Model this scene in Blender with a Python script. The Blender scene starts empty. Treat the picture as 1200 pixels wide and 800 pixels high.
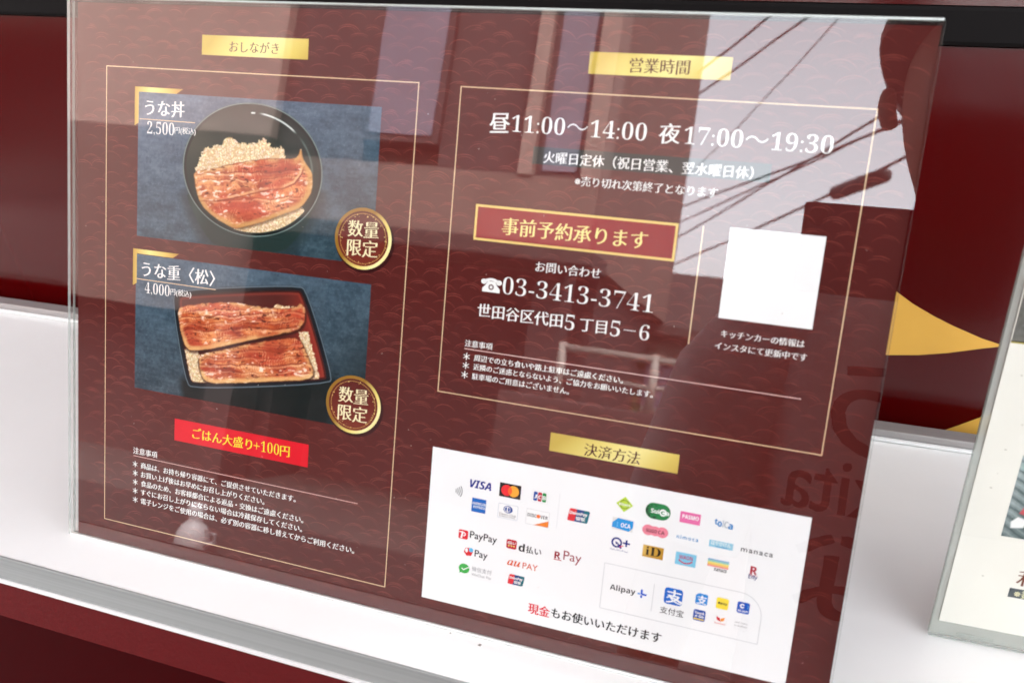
import bpy, bmesh, math, random
import numpy as np
from mathutils import Vector, Matrix
from mathutils.geometry import tessellate_polygon

S = bpy.context.scene
COL = S.collection
R = math.radians

# ------------------------------------------------------------------ camera
cam_data = bpy.data.cameras.new('camera')
cam = bpy.data.objects.new('camera', cam_data)
COL.objects.link(cam)
_right = Vector((0.94871619, 0.31516206, 0.02470765))
_up = Vector((-0.13751856, 0.34106188, 0.92992765))
_fwd = Vector((-0.28465108, 0.88563518, -0.36691156))
_m = Matrix.Identity(4)
for i in range(3):
    _m[i][0] = _right[i]; _m[i][1] = _up[i]; _m[i][2] = -_fwd[i]
_m.translation = Vector((0.37585037, -0.32032443, 0.29582084))
cam.matrix_world = _m
cam_data.sensor_width = 36.0
cam_data.lens = 36.0 * 979.424 / 1200.0
cam_data.clip_start = 0.004
cam_data.clip_end = 400.0
cam_data.dof.use_dof = True; cam_data.dof.focus_distance = 0.55; cam_data.dof.aperture_fstop = 12.5
S.camera = cam

# ------------------------------------------------------------------ sky, sun, exposure
SUN_EL, SUN_AZ = R(52), R(25)           # azimuth clockwise from +Y: the sun stands behind the truck, so the counter lies in open shade
world = bpy.data.worlds.new('World')
S.world = world
world.use_nodes = True
wn = world.node_tree; wn.nodes.clear()
sky = wn.nodes.new('ShaderNodeTexSky'); sky.sky_type = 'NISHITA'; sky.sun_disc = False
sky.sun_elevation = SUN_EL; sky.sun_rotation = SUN_AZ
sky.air_density = 1.0; sky.dust_density = 4.0; sky.ozone_density = 1.0
hs = wn.nodes.new('ShaderNodeHueSaturation'); hs.inputs['Saturation'].default_value = 0.2
bg = wn.nodes.new('ShaderNodeBackground'); bg.inputs['Strength'].default_value = 0.15
wo = wn.nodes.new('ShaderNodeOutputWorld')
wn.links.new(sky.outputs[0], hs.inputs['Color']); wn.links.new(hs.outputs[0], bg.inputs['Color']); wn.links.new(bg.outputs[0], wo.inputs['Surface'])
sun_d = bpy.data.lights.new('sun', 'SUN'); sun_d.energy = 0.5; sun_d.angle = R(18); sun_d.color = (1.0, 0.95, 0.88)
sun = bpy.data.objects.new('sun', sun_d); COL.objects.link(sun)
_sd = Vector((math.sin(SUN_AZ) * math.cos(SUN_EL), math.cos(SUN_AZ) * math.cos(SUN_EL), math.sin(SUN_EL)))
sun.rotation_euler = _sd.to_track_quat('Z', 'Y').to_euler()
S.view_settings.view_transform = 'Standard'
S.view_settings.look = 'None'
S.view_settings.exposure = 3.8
S.view_settings.gamma = 1.0
S.cycles.use_denoising = True
S.cycles.max_bounces = 10
S.cycles.transparent_max_bounces = 16

# ------------------------------------------------------------------ helpers
def lin(c):
    """sRGB 0-255 triple (as read off the print) -> linear"""
    out = []
    for v in c:
        v = v / 255.0
        out.append(v / 12.92 if v <= 0.04045 else ((v + 0.055) / 1.055) ** 2.4)
    return tuple(out)

def link(o, parent=None):
    COL.objects.link(o)
    if parent is not None:
        o.parent = parent
    return o

def tag(o, label=None, cat=None, group=None, kind=None):
    if label: o['label'] = label
    if cat: o['category'] = cat
    if group: o['group'] = group
    if kind: o['kind'] = kind
    return o

def thing(name, label, cat, loc=(0, 0, 0), rot=(0, 0, 0), group=None):
    o = bpy.data.objects.new(name, None)
    o.empty_display_size = 0.05
    o.location = loc; o.rotation_euler = rot
    link(o)
    return tag(o, label, cat, group)

def mat(name, color, rough=0.5, metal=0.0, spec=0.5, coat=0.0, coat_rough=0.03, noise=0.0, nscale=60.0, bump=0.0, bscale=200.0, stretch=None):
    m = bpy.data.materials.new(name); m.use_nodes = True
    nt = m.node_tree; b = nt.nodes['Principled BSDF']
    b.inputs['Base Color'].default_value = (*color[:3], 1)
    b.inputs['Roughness'].default_value = rough
    b.inputs['Metallic'].default_value = metal
    b.inputs['Specular IOR Level'].default_value = spec
    b.inputs['Coat Weight'].default_value = coat
    b.inputs['Coat Roughness'].default_value = coat_rough
    if noise or bump:
        tc = nt.nodes.new('ShaderNodeTexCoord')
        src = tc.outputs['Object']
        if stretch:
            mp = nt.nodes.new('ShaderNodeMapping'); mp.inputs['Scale'].default_value = stretch
            nt.links.new(src, mp.inputs['Vector']); src = mp.outputs[0]
    if noise:
        n = nt.nodes.new('ShaderNodeTexNoise'); n.inputs['Scale'].default_value = nscale; n.inputs['Detail'].default_value = 6
        nt.links.new(src, n.inputs['Vector'])
        mr = nt.nodes.new('ShaderNodeMapRange')
        mr.inputs['From Min'].default_value = 0.3; mr.inputs['From Max'].default_value = 0.7
        mr.inputs['To Min'].default_value = 1.0 - noise; mr.inputs['To Max'].default_value = 1.0 + noise
        nt.links.new(n.outputs['Fac'], mr.inputs['Value'])
        mx = nt.nodes.new('ShaderNodeMix'); mx.data_type = 'RGBA'; mx.blend_type = 'MULTIPLY'
        mx.inputs['Factor'].default_value = 1.0
        mx.inputs[6].default_value = (*color[:3], 1)
        cmb = nt.nodes.new('ShaderNodeCombineColor')
        for k in range(3): nt.links.new(mr.outputs[0], cmb.inputs[k])
        nt.links.new(cmb.outputs[0], mx.inputs[7])
        nt.links.new(mx.outputs[2], b.inputs['Base Color'])
    if bump:
        n2 = nt.nodes.new('ShaderNodeTexNoise'); n2.inputs['Scale'].default_value = bscale; n2.inputs['Detail'].default_value = 3
        nt.links.new(src, n2.inputs['Vector'])
        bp = nt.nodes.new('ShaderNodeBump'); bp.inputs['Strength'].default_value = bump; bp.inputs['Distance'].default_value = 0.002
        nt.links.new(n2.outputs['Fac'], bp.inputs['Height'])
        nt.links.new(bp.outputs[0], b.inputs['Normal'])
        if coat: nt.links.new(bp.outputs[0], b.inputs['Coat Normal'])
    return m

INK = {}
def ink(rgb, rough=0.45):
    """printed ink of one colour, colour given as the sRGB value of the print"""
    k = (tuple(rgb), rough)
    if k not in INK:
        c = lin(rgb)
        INK[k] = mat('ink_%02x%02x%02x' % tuple(int(v) for v in rgb), tuple(min(0.78, v * 0.83) for v in c), rough, spec=0.06)
    return INK[k]

def ramp_mat(name, stops, axis=0, rough=0.4, metal=0.0, angle=0.0):
    m = bpy.data.materials.new(name); m.use_nodes = True
    nt = m.node_tree; b = nt.nodes['Principled BSDF']
    tc = nt.nodes.new('ShaderNodeTexCoord'); mp = nt.nodes.new('ShaderNodeMapping'); sx = nt.nodes.new('ShaderNodeSeparateXYZ')
    mp.vector_type = 'POINT'; mp.inputs['Rotation'].default_value = (0, 0, angle)
    nt.links.new(tc.outputs['Generated'], mp.inputs['Vector']); nt.links.new(mp.outputs[0], sx.inputs[0])
    r = nt.nodes.new('ShaderNodeValToRGB'); e = r.color_ramp.elements
    while len(e) < len(stops): e.new(0.5)
    for i, (p, c) in enumerate(stops):
        e[i].position = p; e[i].color = (*tuple(v * 0.84 for v in lin(c)), 1)
    nt.links.new(sx.outputs[axis], r.inputs['Fac']); nt.links.new(r.outputs['Color'], b.inputs['Base Color'])
    b.inputs['Roughness'].default_value = rough; b.inputs['Metallic'].default_value = metal; b.inputs['Specular IOR Level'].default_value = 0.06
    return m

def attr_mat(name, rough=0.45):
    m = bpy.data.materials.new(name); m.use_nodes = True
    nt = m.node_tree; b = nt.nodes['Principled BSDF']
    a = nt.nodes.new('ShaderNodeAttribute'); a.attribute_name = 'print'
    nt.links.new(a.outputs['Color'], b.inputs['Base Color'])
    b.inputs['Roughness'].default_value = rough; b.inputs['Specular IOR Level'].default_value = 0.06
    return m

class MB:
    """collects solid shapes into one mesh object (metres)"""
    def __init__(self): self.bm = bmesh.new()
    def box(self, lo, hi, bev=0.0, mi=0):
        r = bmesh.ops.create_cube(self.bm, size=1.0)
        c = [(a + b) / 2 for a, b in zip(lo, hi)]; s = [abs(b - a) for a, b in zip(lo, hi)]
        for v in r['verts']: v.co = Vector((c[0] + v.co.x * s[0], c[1] + v.co.y * s[1], c[2] + v.co.z * s[2]))
        fs = {f for v in r['verts'] for f in v.link_faces}
        for f in fs: f.material_index = mi
        if bev:
            es = list({e for v in r['verts'] for e in v.link_edges})
            rr = bmesh.ops.bevel(self.bm, geom=es, offset=bev, segments=2, affect='EDGES', profile=0.6)
            for f in rr['faces']: f.material_index = mi
        return self
    def tube(self, pts, rad, n=8, mi=0, cap=True):
        pts = [Vector(p) for p in pts]; rings = []
        rads = rad if isinstance(rad, (list, tuple)) else [rad] * len(pts)
        for i, p in enumerate(pts):
            d = (pts[min(i + 1, len(pts) - 1)] - pts[max(i - 1, 0)]).normalized()
            a = d.orthogonal().normalized(); b = d.cross(a)
            rings.append([self.bm.verts.new(p + rads[i] * (math.cos(t) * a + math.sin(t) * b)) for t in [2 * math.pi * k / n for k in range(n)]])
        for r0, r1 in zip(rings, rings[1:]):
            # pick the rotation that keeps the ring untwisted
            k0 = min(range(n), key=lambda k: (r1[k].co - r0[0].co).length)
            for k in range(n):
                f = self.bm.faces.new((r0[k], r0[(k + 1) % n], r1[(k + 1 + k0) % n], r1[(k + k0) % n])); f.material_index = mi; f.smooth = True
        if cap:
            self.bm.faces.new(list(reversed(rings[0]))).material_index = mi; self.bm.faces.new(rings[-1]).material_index = mi
        return self
    def prism(self, pts, d, mi=0):
        """extrude a planar loop of 3D points along vector d"""
        d = Vector(d); a = [self.bm.verts.new(Vector(p)) for p in pts]; b = [self.bm.verts.new(Vector(p) + d) for p in pts]
        n = len(pts)
        tri = tessellate_polygon([[Vector(p) for p in pts]])
        for t in tri:
            for ring, rev in ((a, True), (b, False)):
                vs = [ring[i] for i in t]
                try: self.bm.faces.new(vs[::-1] if rev else vs).material_index = mi
                except ValueError: pass
        for k in range(n):
            self.bm.faces.new((a[k], a[(k + 1) % n], b[(k + 1) % n], b[k])).material_index = mi
        return self
    def lathe(self, prof, c=(0, 0, 0), n=24, mi=0):
        rings = []
        for r, z in prof:
            rings.append([self.bm.verts.new((c[0] + r * math.cos(2 * math.pi * k / n), c[1] + r * math.sin(2 * math.pi * k / n), c[2] + z)) for k in range(n)])
        for r0, r1 in zip(rings, rings[1:]):
            for k in range(n):
                f = self.bm.faces.new((r0[k], r0[(k + 1) % n], r1[(k + 1) % n], r1[k])); f.smooth = True; f.material_index = mi
        self.bm.faces.new(list(reversed(rings[0]))).material_index = mi; self.bm.faces.new(rings[-1]).material_index = mi
        return self
    def build(self, name, mats, parent=None, loc=None):
        bmesh.ops.recalc_face_normals(self.bm, faces=self.bm.faces)
        me = bpy.data.meshes.new(name); self.bm.to_mesh(me); self.bm.free()
        for m in (mats if isinstance(mats, (list, tuple)) else [mats]): me.materials.append(m)
        o = bpy.data.objects.new(name, me)
        if loc: o.location = loc
        return link(o, parent)

# ---- lettering: outlines of the built-in typeface, reshaped into brush-like strokes
_font_cu = bpy.data.curves.new('glyph', 'FONT'); _font_cu.size = 1.0
_font_ob = bpy.data.objects.new('glyph', _font_cu); COL.objects.link(_font_ob)
def _outline(s):
    _font_cu.body = s
    dg = bpy.context.evaluated_depsgraph_get(); dg.update()
    cu = _font_ob.evaluated_get(dg).to_curve(dg)
    loops = []
    for sp in cu.splines:
        pts = []
        bp = sp.bezier_points; n = len(bp)
        for i in range(n):
            a, b = bp[i], bp[(i + 1) % n]
            p0, p1, p2, p3 = [np.array(v[:2]) for v in (a.co, a.handle_right, b.handle_left, b.co)]
            d = p3 - p0; L = np.hypot(*d)
            dev = 0.0
            if L > 1e-6: dev = max(abs(np.cross(d, p1 - p0)), abs(np.cross(d, p2 - p0))) / L
            k = 1 if dev < 0.004 else (2 if dev < 0.02 else 4)
            if k == 1 and L > 0.12: k = max(1, int(L / 0.09))
            for t in [j / k for j in range(k)]:
                pts.append((1 - t) ** 3 * p0 + 3 * (1 - t) ** 2 * t * p1 + 3 * (1 - t) * t * t * p2 + t ** 3 * p3)
        if len(pts) >= 3: loops.append(np.array(pts))
    _font_ob.evaluated_get(dg).to_curve_clear()
    return loops
_gl, _adv, _fill = {}, {}, {}
def glyph(ch):
    if ch not in _gl: _gl[ch] = _outline(ch)
    return _gl[ch]
def advance(ch):
    if ch not in _adv:
        dot = max(l[:, 0].max() for l in _outline('.'))
        if ch == ' ': _adv[ch] = 0.3
        else: _adv[ch] = max(l[:, 0].max() for l in _outline(ch + '.')) - dot
    return _adv[ch]
_rs = np.random.RandomState(5)
_ph = _rs.rand(8) * 6.28
def style_loops(ch, sty):
    """sty = (dx, dy, rise, rough): outward shift of the outline across / along, rise of horizontals, brush unevenness"""
    dx, dy, rise, rough = sty
    if ch in '昼※': dx = dy = rough = 0.0        # too dense to thicken
    loops = glyph(ch)
    tot = sum(0.5 * np.sum(l[:, 0] * np.roll(l[:, 1], -1) - np.roll(l[:, 0], -1) * l[:, 1]) for l in loops)
    sg = 1.0 if tot > 0 else -1.0
    out = []
    cjk = ord(ch) > 0x2E80 and ord(ch) < 0xFF00
    for l in loops:
        e0 = l - np.roll(l, 1, 0); e1 = np.roll(l, -1, 0) - l
        e0 = e0 / (np.hypot(e0[:, 0], e0[:, 1])[:, None] + 1e-9); e1 = e1 / (np.hypot(e1[:, 0], e1[:, 1])[:, None] + 1e-9)
        t = e0 + e1; nrm = np.hypot(t[:, 0], t[:, 1])[:, None]; t = np.where(nrm > 1e-3, t / (nrm + 1e-9), e1)
        n = np.stack([t[:, 1], -t[:, 0]], 1) * sg
        p = l.copy()
        u = np.sin(p[:, 0] * 9 + _ph[0] + 3 * np.sin(p[:, 1] * 7 + _ph[1])) + np.sin(p[:, 1] * 11 + _ph[2] + 2 * np.sin(p[:, 0] * 6))
        amp = 1.0
        p[:, 0] += n[:, 0] * (dx + rough * u * 0.5)
        p[:, 1] += n[:, 1] * (dy + rough * u * 0.35)
        if cjk and rise: p[:, 1] += rise * (p[:, 0] - 0.45)
        out.append(p)
    return out
_fc = bpy.data.curves.new('fill', 'CURVE'); _fc.dimensions = '2D'; _fc.fill_mode = 'BOTH'
_fo = bpy.data.objects.new('fill', _fc); COL.objects.link(_fo)
def filled(ch, sty):
    k = (ch, sty)
    if k in _fill: return _fill[k]
    _fc.splines.clear()
    for l in style_loops(ch, sty):
        sp = _fc.splines.new('POLY'); sp.points.add(len(l) - 1)
        co = np.zeros((len(l), 4)); co[:, :2] = l; co[:, 3] = 1
        sp.points.foreach_set('co', co.ravel()); sp.use_cyclic_u = True
    dg = bpy.context.evaluated_depsgraph_get(); dg.update()
    ev = _fo.evaluated_get(dg); me = ev.to_mesh()
    v = np.zeros(len(me.vertices) * 3); me.vertices.foreach_get('co', v)
    f = [tuple(p.vertices) for p in me.polygons]
    ev.to_mesh_clear()
    _fill[k] = (v.reshape(-1, 3)[:, :2].copy(), f)
    return _fill[k]
SERIF = {str(i): chr(0x1D7CE + i) for i in range(10)}
def sans_bold(s): return ''.join(chr(0x1D5D4 + ord(c) - 65) if 'A' <= c <= 'Z' else chr(0x1D5EE + ord(c) - 97) if 'a' <= c <= 'z' else c for c in s)
def sans_bold_it(s): return ''.join(chr(0x1D63C + ord(c) - 65) if 'A' <= c <= 'Z' else chr(0x1D656 + ord(c) - 97) if 'a' <= c <= 'z' else c for c in s)
def serif_bold(s): return ''.join(chr(0x1D400 + ord(c) - 65) if 'A' <= c <= 'Z' else chr(0x1D41A + ord(c) - 97) if 'a' <= c <= 'z' else SERIF.get(c, c) for c in s)
BRUSH = (0.004, -0.010, 0.065, 0.006, 0.026, 2)
BRUSHB = (0.004, -0.009, 0.06, 0.006, 0.030, 2)
NUM = (-0.020, -0.015, 0.0, 0.0)
PLAIN = (0.0, 0.0, 0.0, 0.0)
HEAVY = (0.0, 0.0, 0.0, 0.0, 0.055, 3)

class Art:
    """flat printed artwork in sheet millimetres: x right, y up, h = ink layer height above the paper"""
    def __init__(self): self.v = []; self.f = []; self.mi = []; self.mats = []
    def _m(self, m):
        if m not in self.mats: self.mats.append(m)
        return self.mats.index(m)
    def raw(self, verts, faces, m, h):
        b = len(self.v); k = self._m(m)
        self.v += [(float(x), float(y), h) for x, y in verts]
        for f in faces:
            f = list(f)
            a = sum(verts[f[i]][0] * verts[f[(i + 1) % len(f)]][1] - verts[f[(i + 1) % len(f)]][0] * verts[f[i]][1] for i in range(len(f)))
            if a < 0: f.reverse()
            self.f.append([b + i for i in f]); self.mi.append(k)
        return self
    def poly(self, pts, m, h):
        pts = [tuple(p) for p in pts]
        t = tessellate_polygon([[Vector((x, y, 0)) for x, y in pts]])
        return self.raw(pts, t, m, h)
    def rect(self, x0, y0, x1, y1, m, h, r=0.0, slant=0.0):
        if r <= 0: pts = [(x0, y0), (x1, y0), (x1, y1), (x0, y1)]
        else:
            pts = []
            for cx, cy, a0 in ((x1 - r, y0 + r, -90), (x1 - r, y1 - r, 0), (x0 + r, y1 - r, 90), (x0 + r, y0 + r, 180)):
                for k in range(7): a = R(a0 + 15 * k); pts.append((cx + r * math.cos(a), cy + r * math.sin(a)))
        if slant: pts = [(x + slant * (y - y0), y) for x, y in pts]
        return self.poly(pts, m, h)
    def frame(self, x0, y0, x1, y1, w, m, h):
        for a in ((x0, y0, x1, y0 + w), (x0, y1 - w, x1, y1), (x0, y0 + w, x0 + w, y1 - w), (x1 - w, y0 + w, x1, y1 - w)): self.rect(*a, m, h)
        return self
    def ell(self, cx, cy, rx, ry, m, h, a0=0, a1=360, n=40):
        return self.poly([(cx + rx * math.cos(R(a0 + (a1 - a0) * k / n)), cy + ry * math.sin(R(a0 + (a1 - a0) * k / n))) for k in range(n if a1 - a0 >= 360 else n + 1)], m, h)
    def ring(self, cx, cy, r0, r1, m, h, a0=0, a1=360, n=40, sy=1.0):
        vs = []; fs = []
        for k in range(n + 1):
            a = R(a0 + (a1 - a0) * k / n); vs += [(cx + r0 * math.cos(a), cy + sy * r0 * math.sin(a)), (cx + r1 * math.cos(a), cy + sy * r1 * math.sin(a))]
            if k: fs.append((2 * k - 2, 2 * k - 1, 2 * k + 1, 2 * k))
        return self.raw(vs, fs, m, h)
    def line(self, pts, w, m, h):
        vs = []; fs = []
        ws = w if isinstance(w, (list, tuple)) else [w] * len(pts)
        for i, (x, y) in enumerate(pts):
            a = pts[max(i - 1, 0)]; b = pts[min(i + 1, len(pts) - 1)]
            d = math.hypot(b[0] - a[0], b[1] - a[1]) or 1.0; nx, ny = -(b[1] - a[1]) / d, (b[0] - a[0]) / d
            vs += [(x - nx * ws[i] / 2, y - ny * ws[i] / 2), (x + nx * ws[i] / 2, y + ny * ws[i] / 2)]
            if i: fs.append((2 * i - 2, 2 * i - 1, 2 * i + 1, 2 * i))
        return self.raw(vs, fs, m, h)
    def text(self, s, x0, x1, y, m, h, sty=BRUSH, sv=1.0, track=0.0, height=None):
        """string s between x0 and x1, its ink centred on y; sv = extra vertical stretch; a fifth style value strikes the text again, shifted, to thicken the uprights"""
        if len(sty) > 4:
            em = (x1 - x0) / max(1, len(s)); n = sty[5]
            for i in range(n):
                o = sty[4] * em * (i / (n - 1) - 0.5); self.text(s, x0 + o, x1 + o, y + 0.25 * o * (1 if i % 2 else -1), m, h + 0.006 * i, sty[:4], sv, track, height)
            return self
        px = 0.0; vs = []; fs = []
        for ch in s:
            if ch != ' ':
                st = sty
                v, f = filled(ch, st)
                b = len(vs)
                vs += [(px + p[0], p[1]) for p in v]; fs += [tuple(b + i for i in q) for q in f]
            px += advance(ch) + track
        vs = np.array(vs); lo = vs.min(0); hi = vs.max(0)
        k = (x1 - x0) / (hi[0] - lo[0])
        ky = height / (hi[1] - lo[1]) if height else k * sv
        vs = np.stack([x0 + (vs[:, 0] - lo[0]) * k, y + (vs[:, 1] - (lo[1] + hi[1]) / 2) * ky], 1)
        return self.raw([tuple(p) for p in vs], fs, m, h)
    def build(self, name, parent, label=None):
        me = bpy.data.meshes.new(name)
        me.from_pydata([(x * 0.001, y * 0.001, z * 0.001) for x, y, z in self.v], [], self.f)
        for m in self.mats: me.materials.append(m)
        me.polygons.foreach_set('material_index', self.mi)
        me.update()
        o = bpy.data.objects.new(name, me); link(o, parent)
        if label: o['label'] = label
        return o
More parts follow.
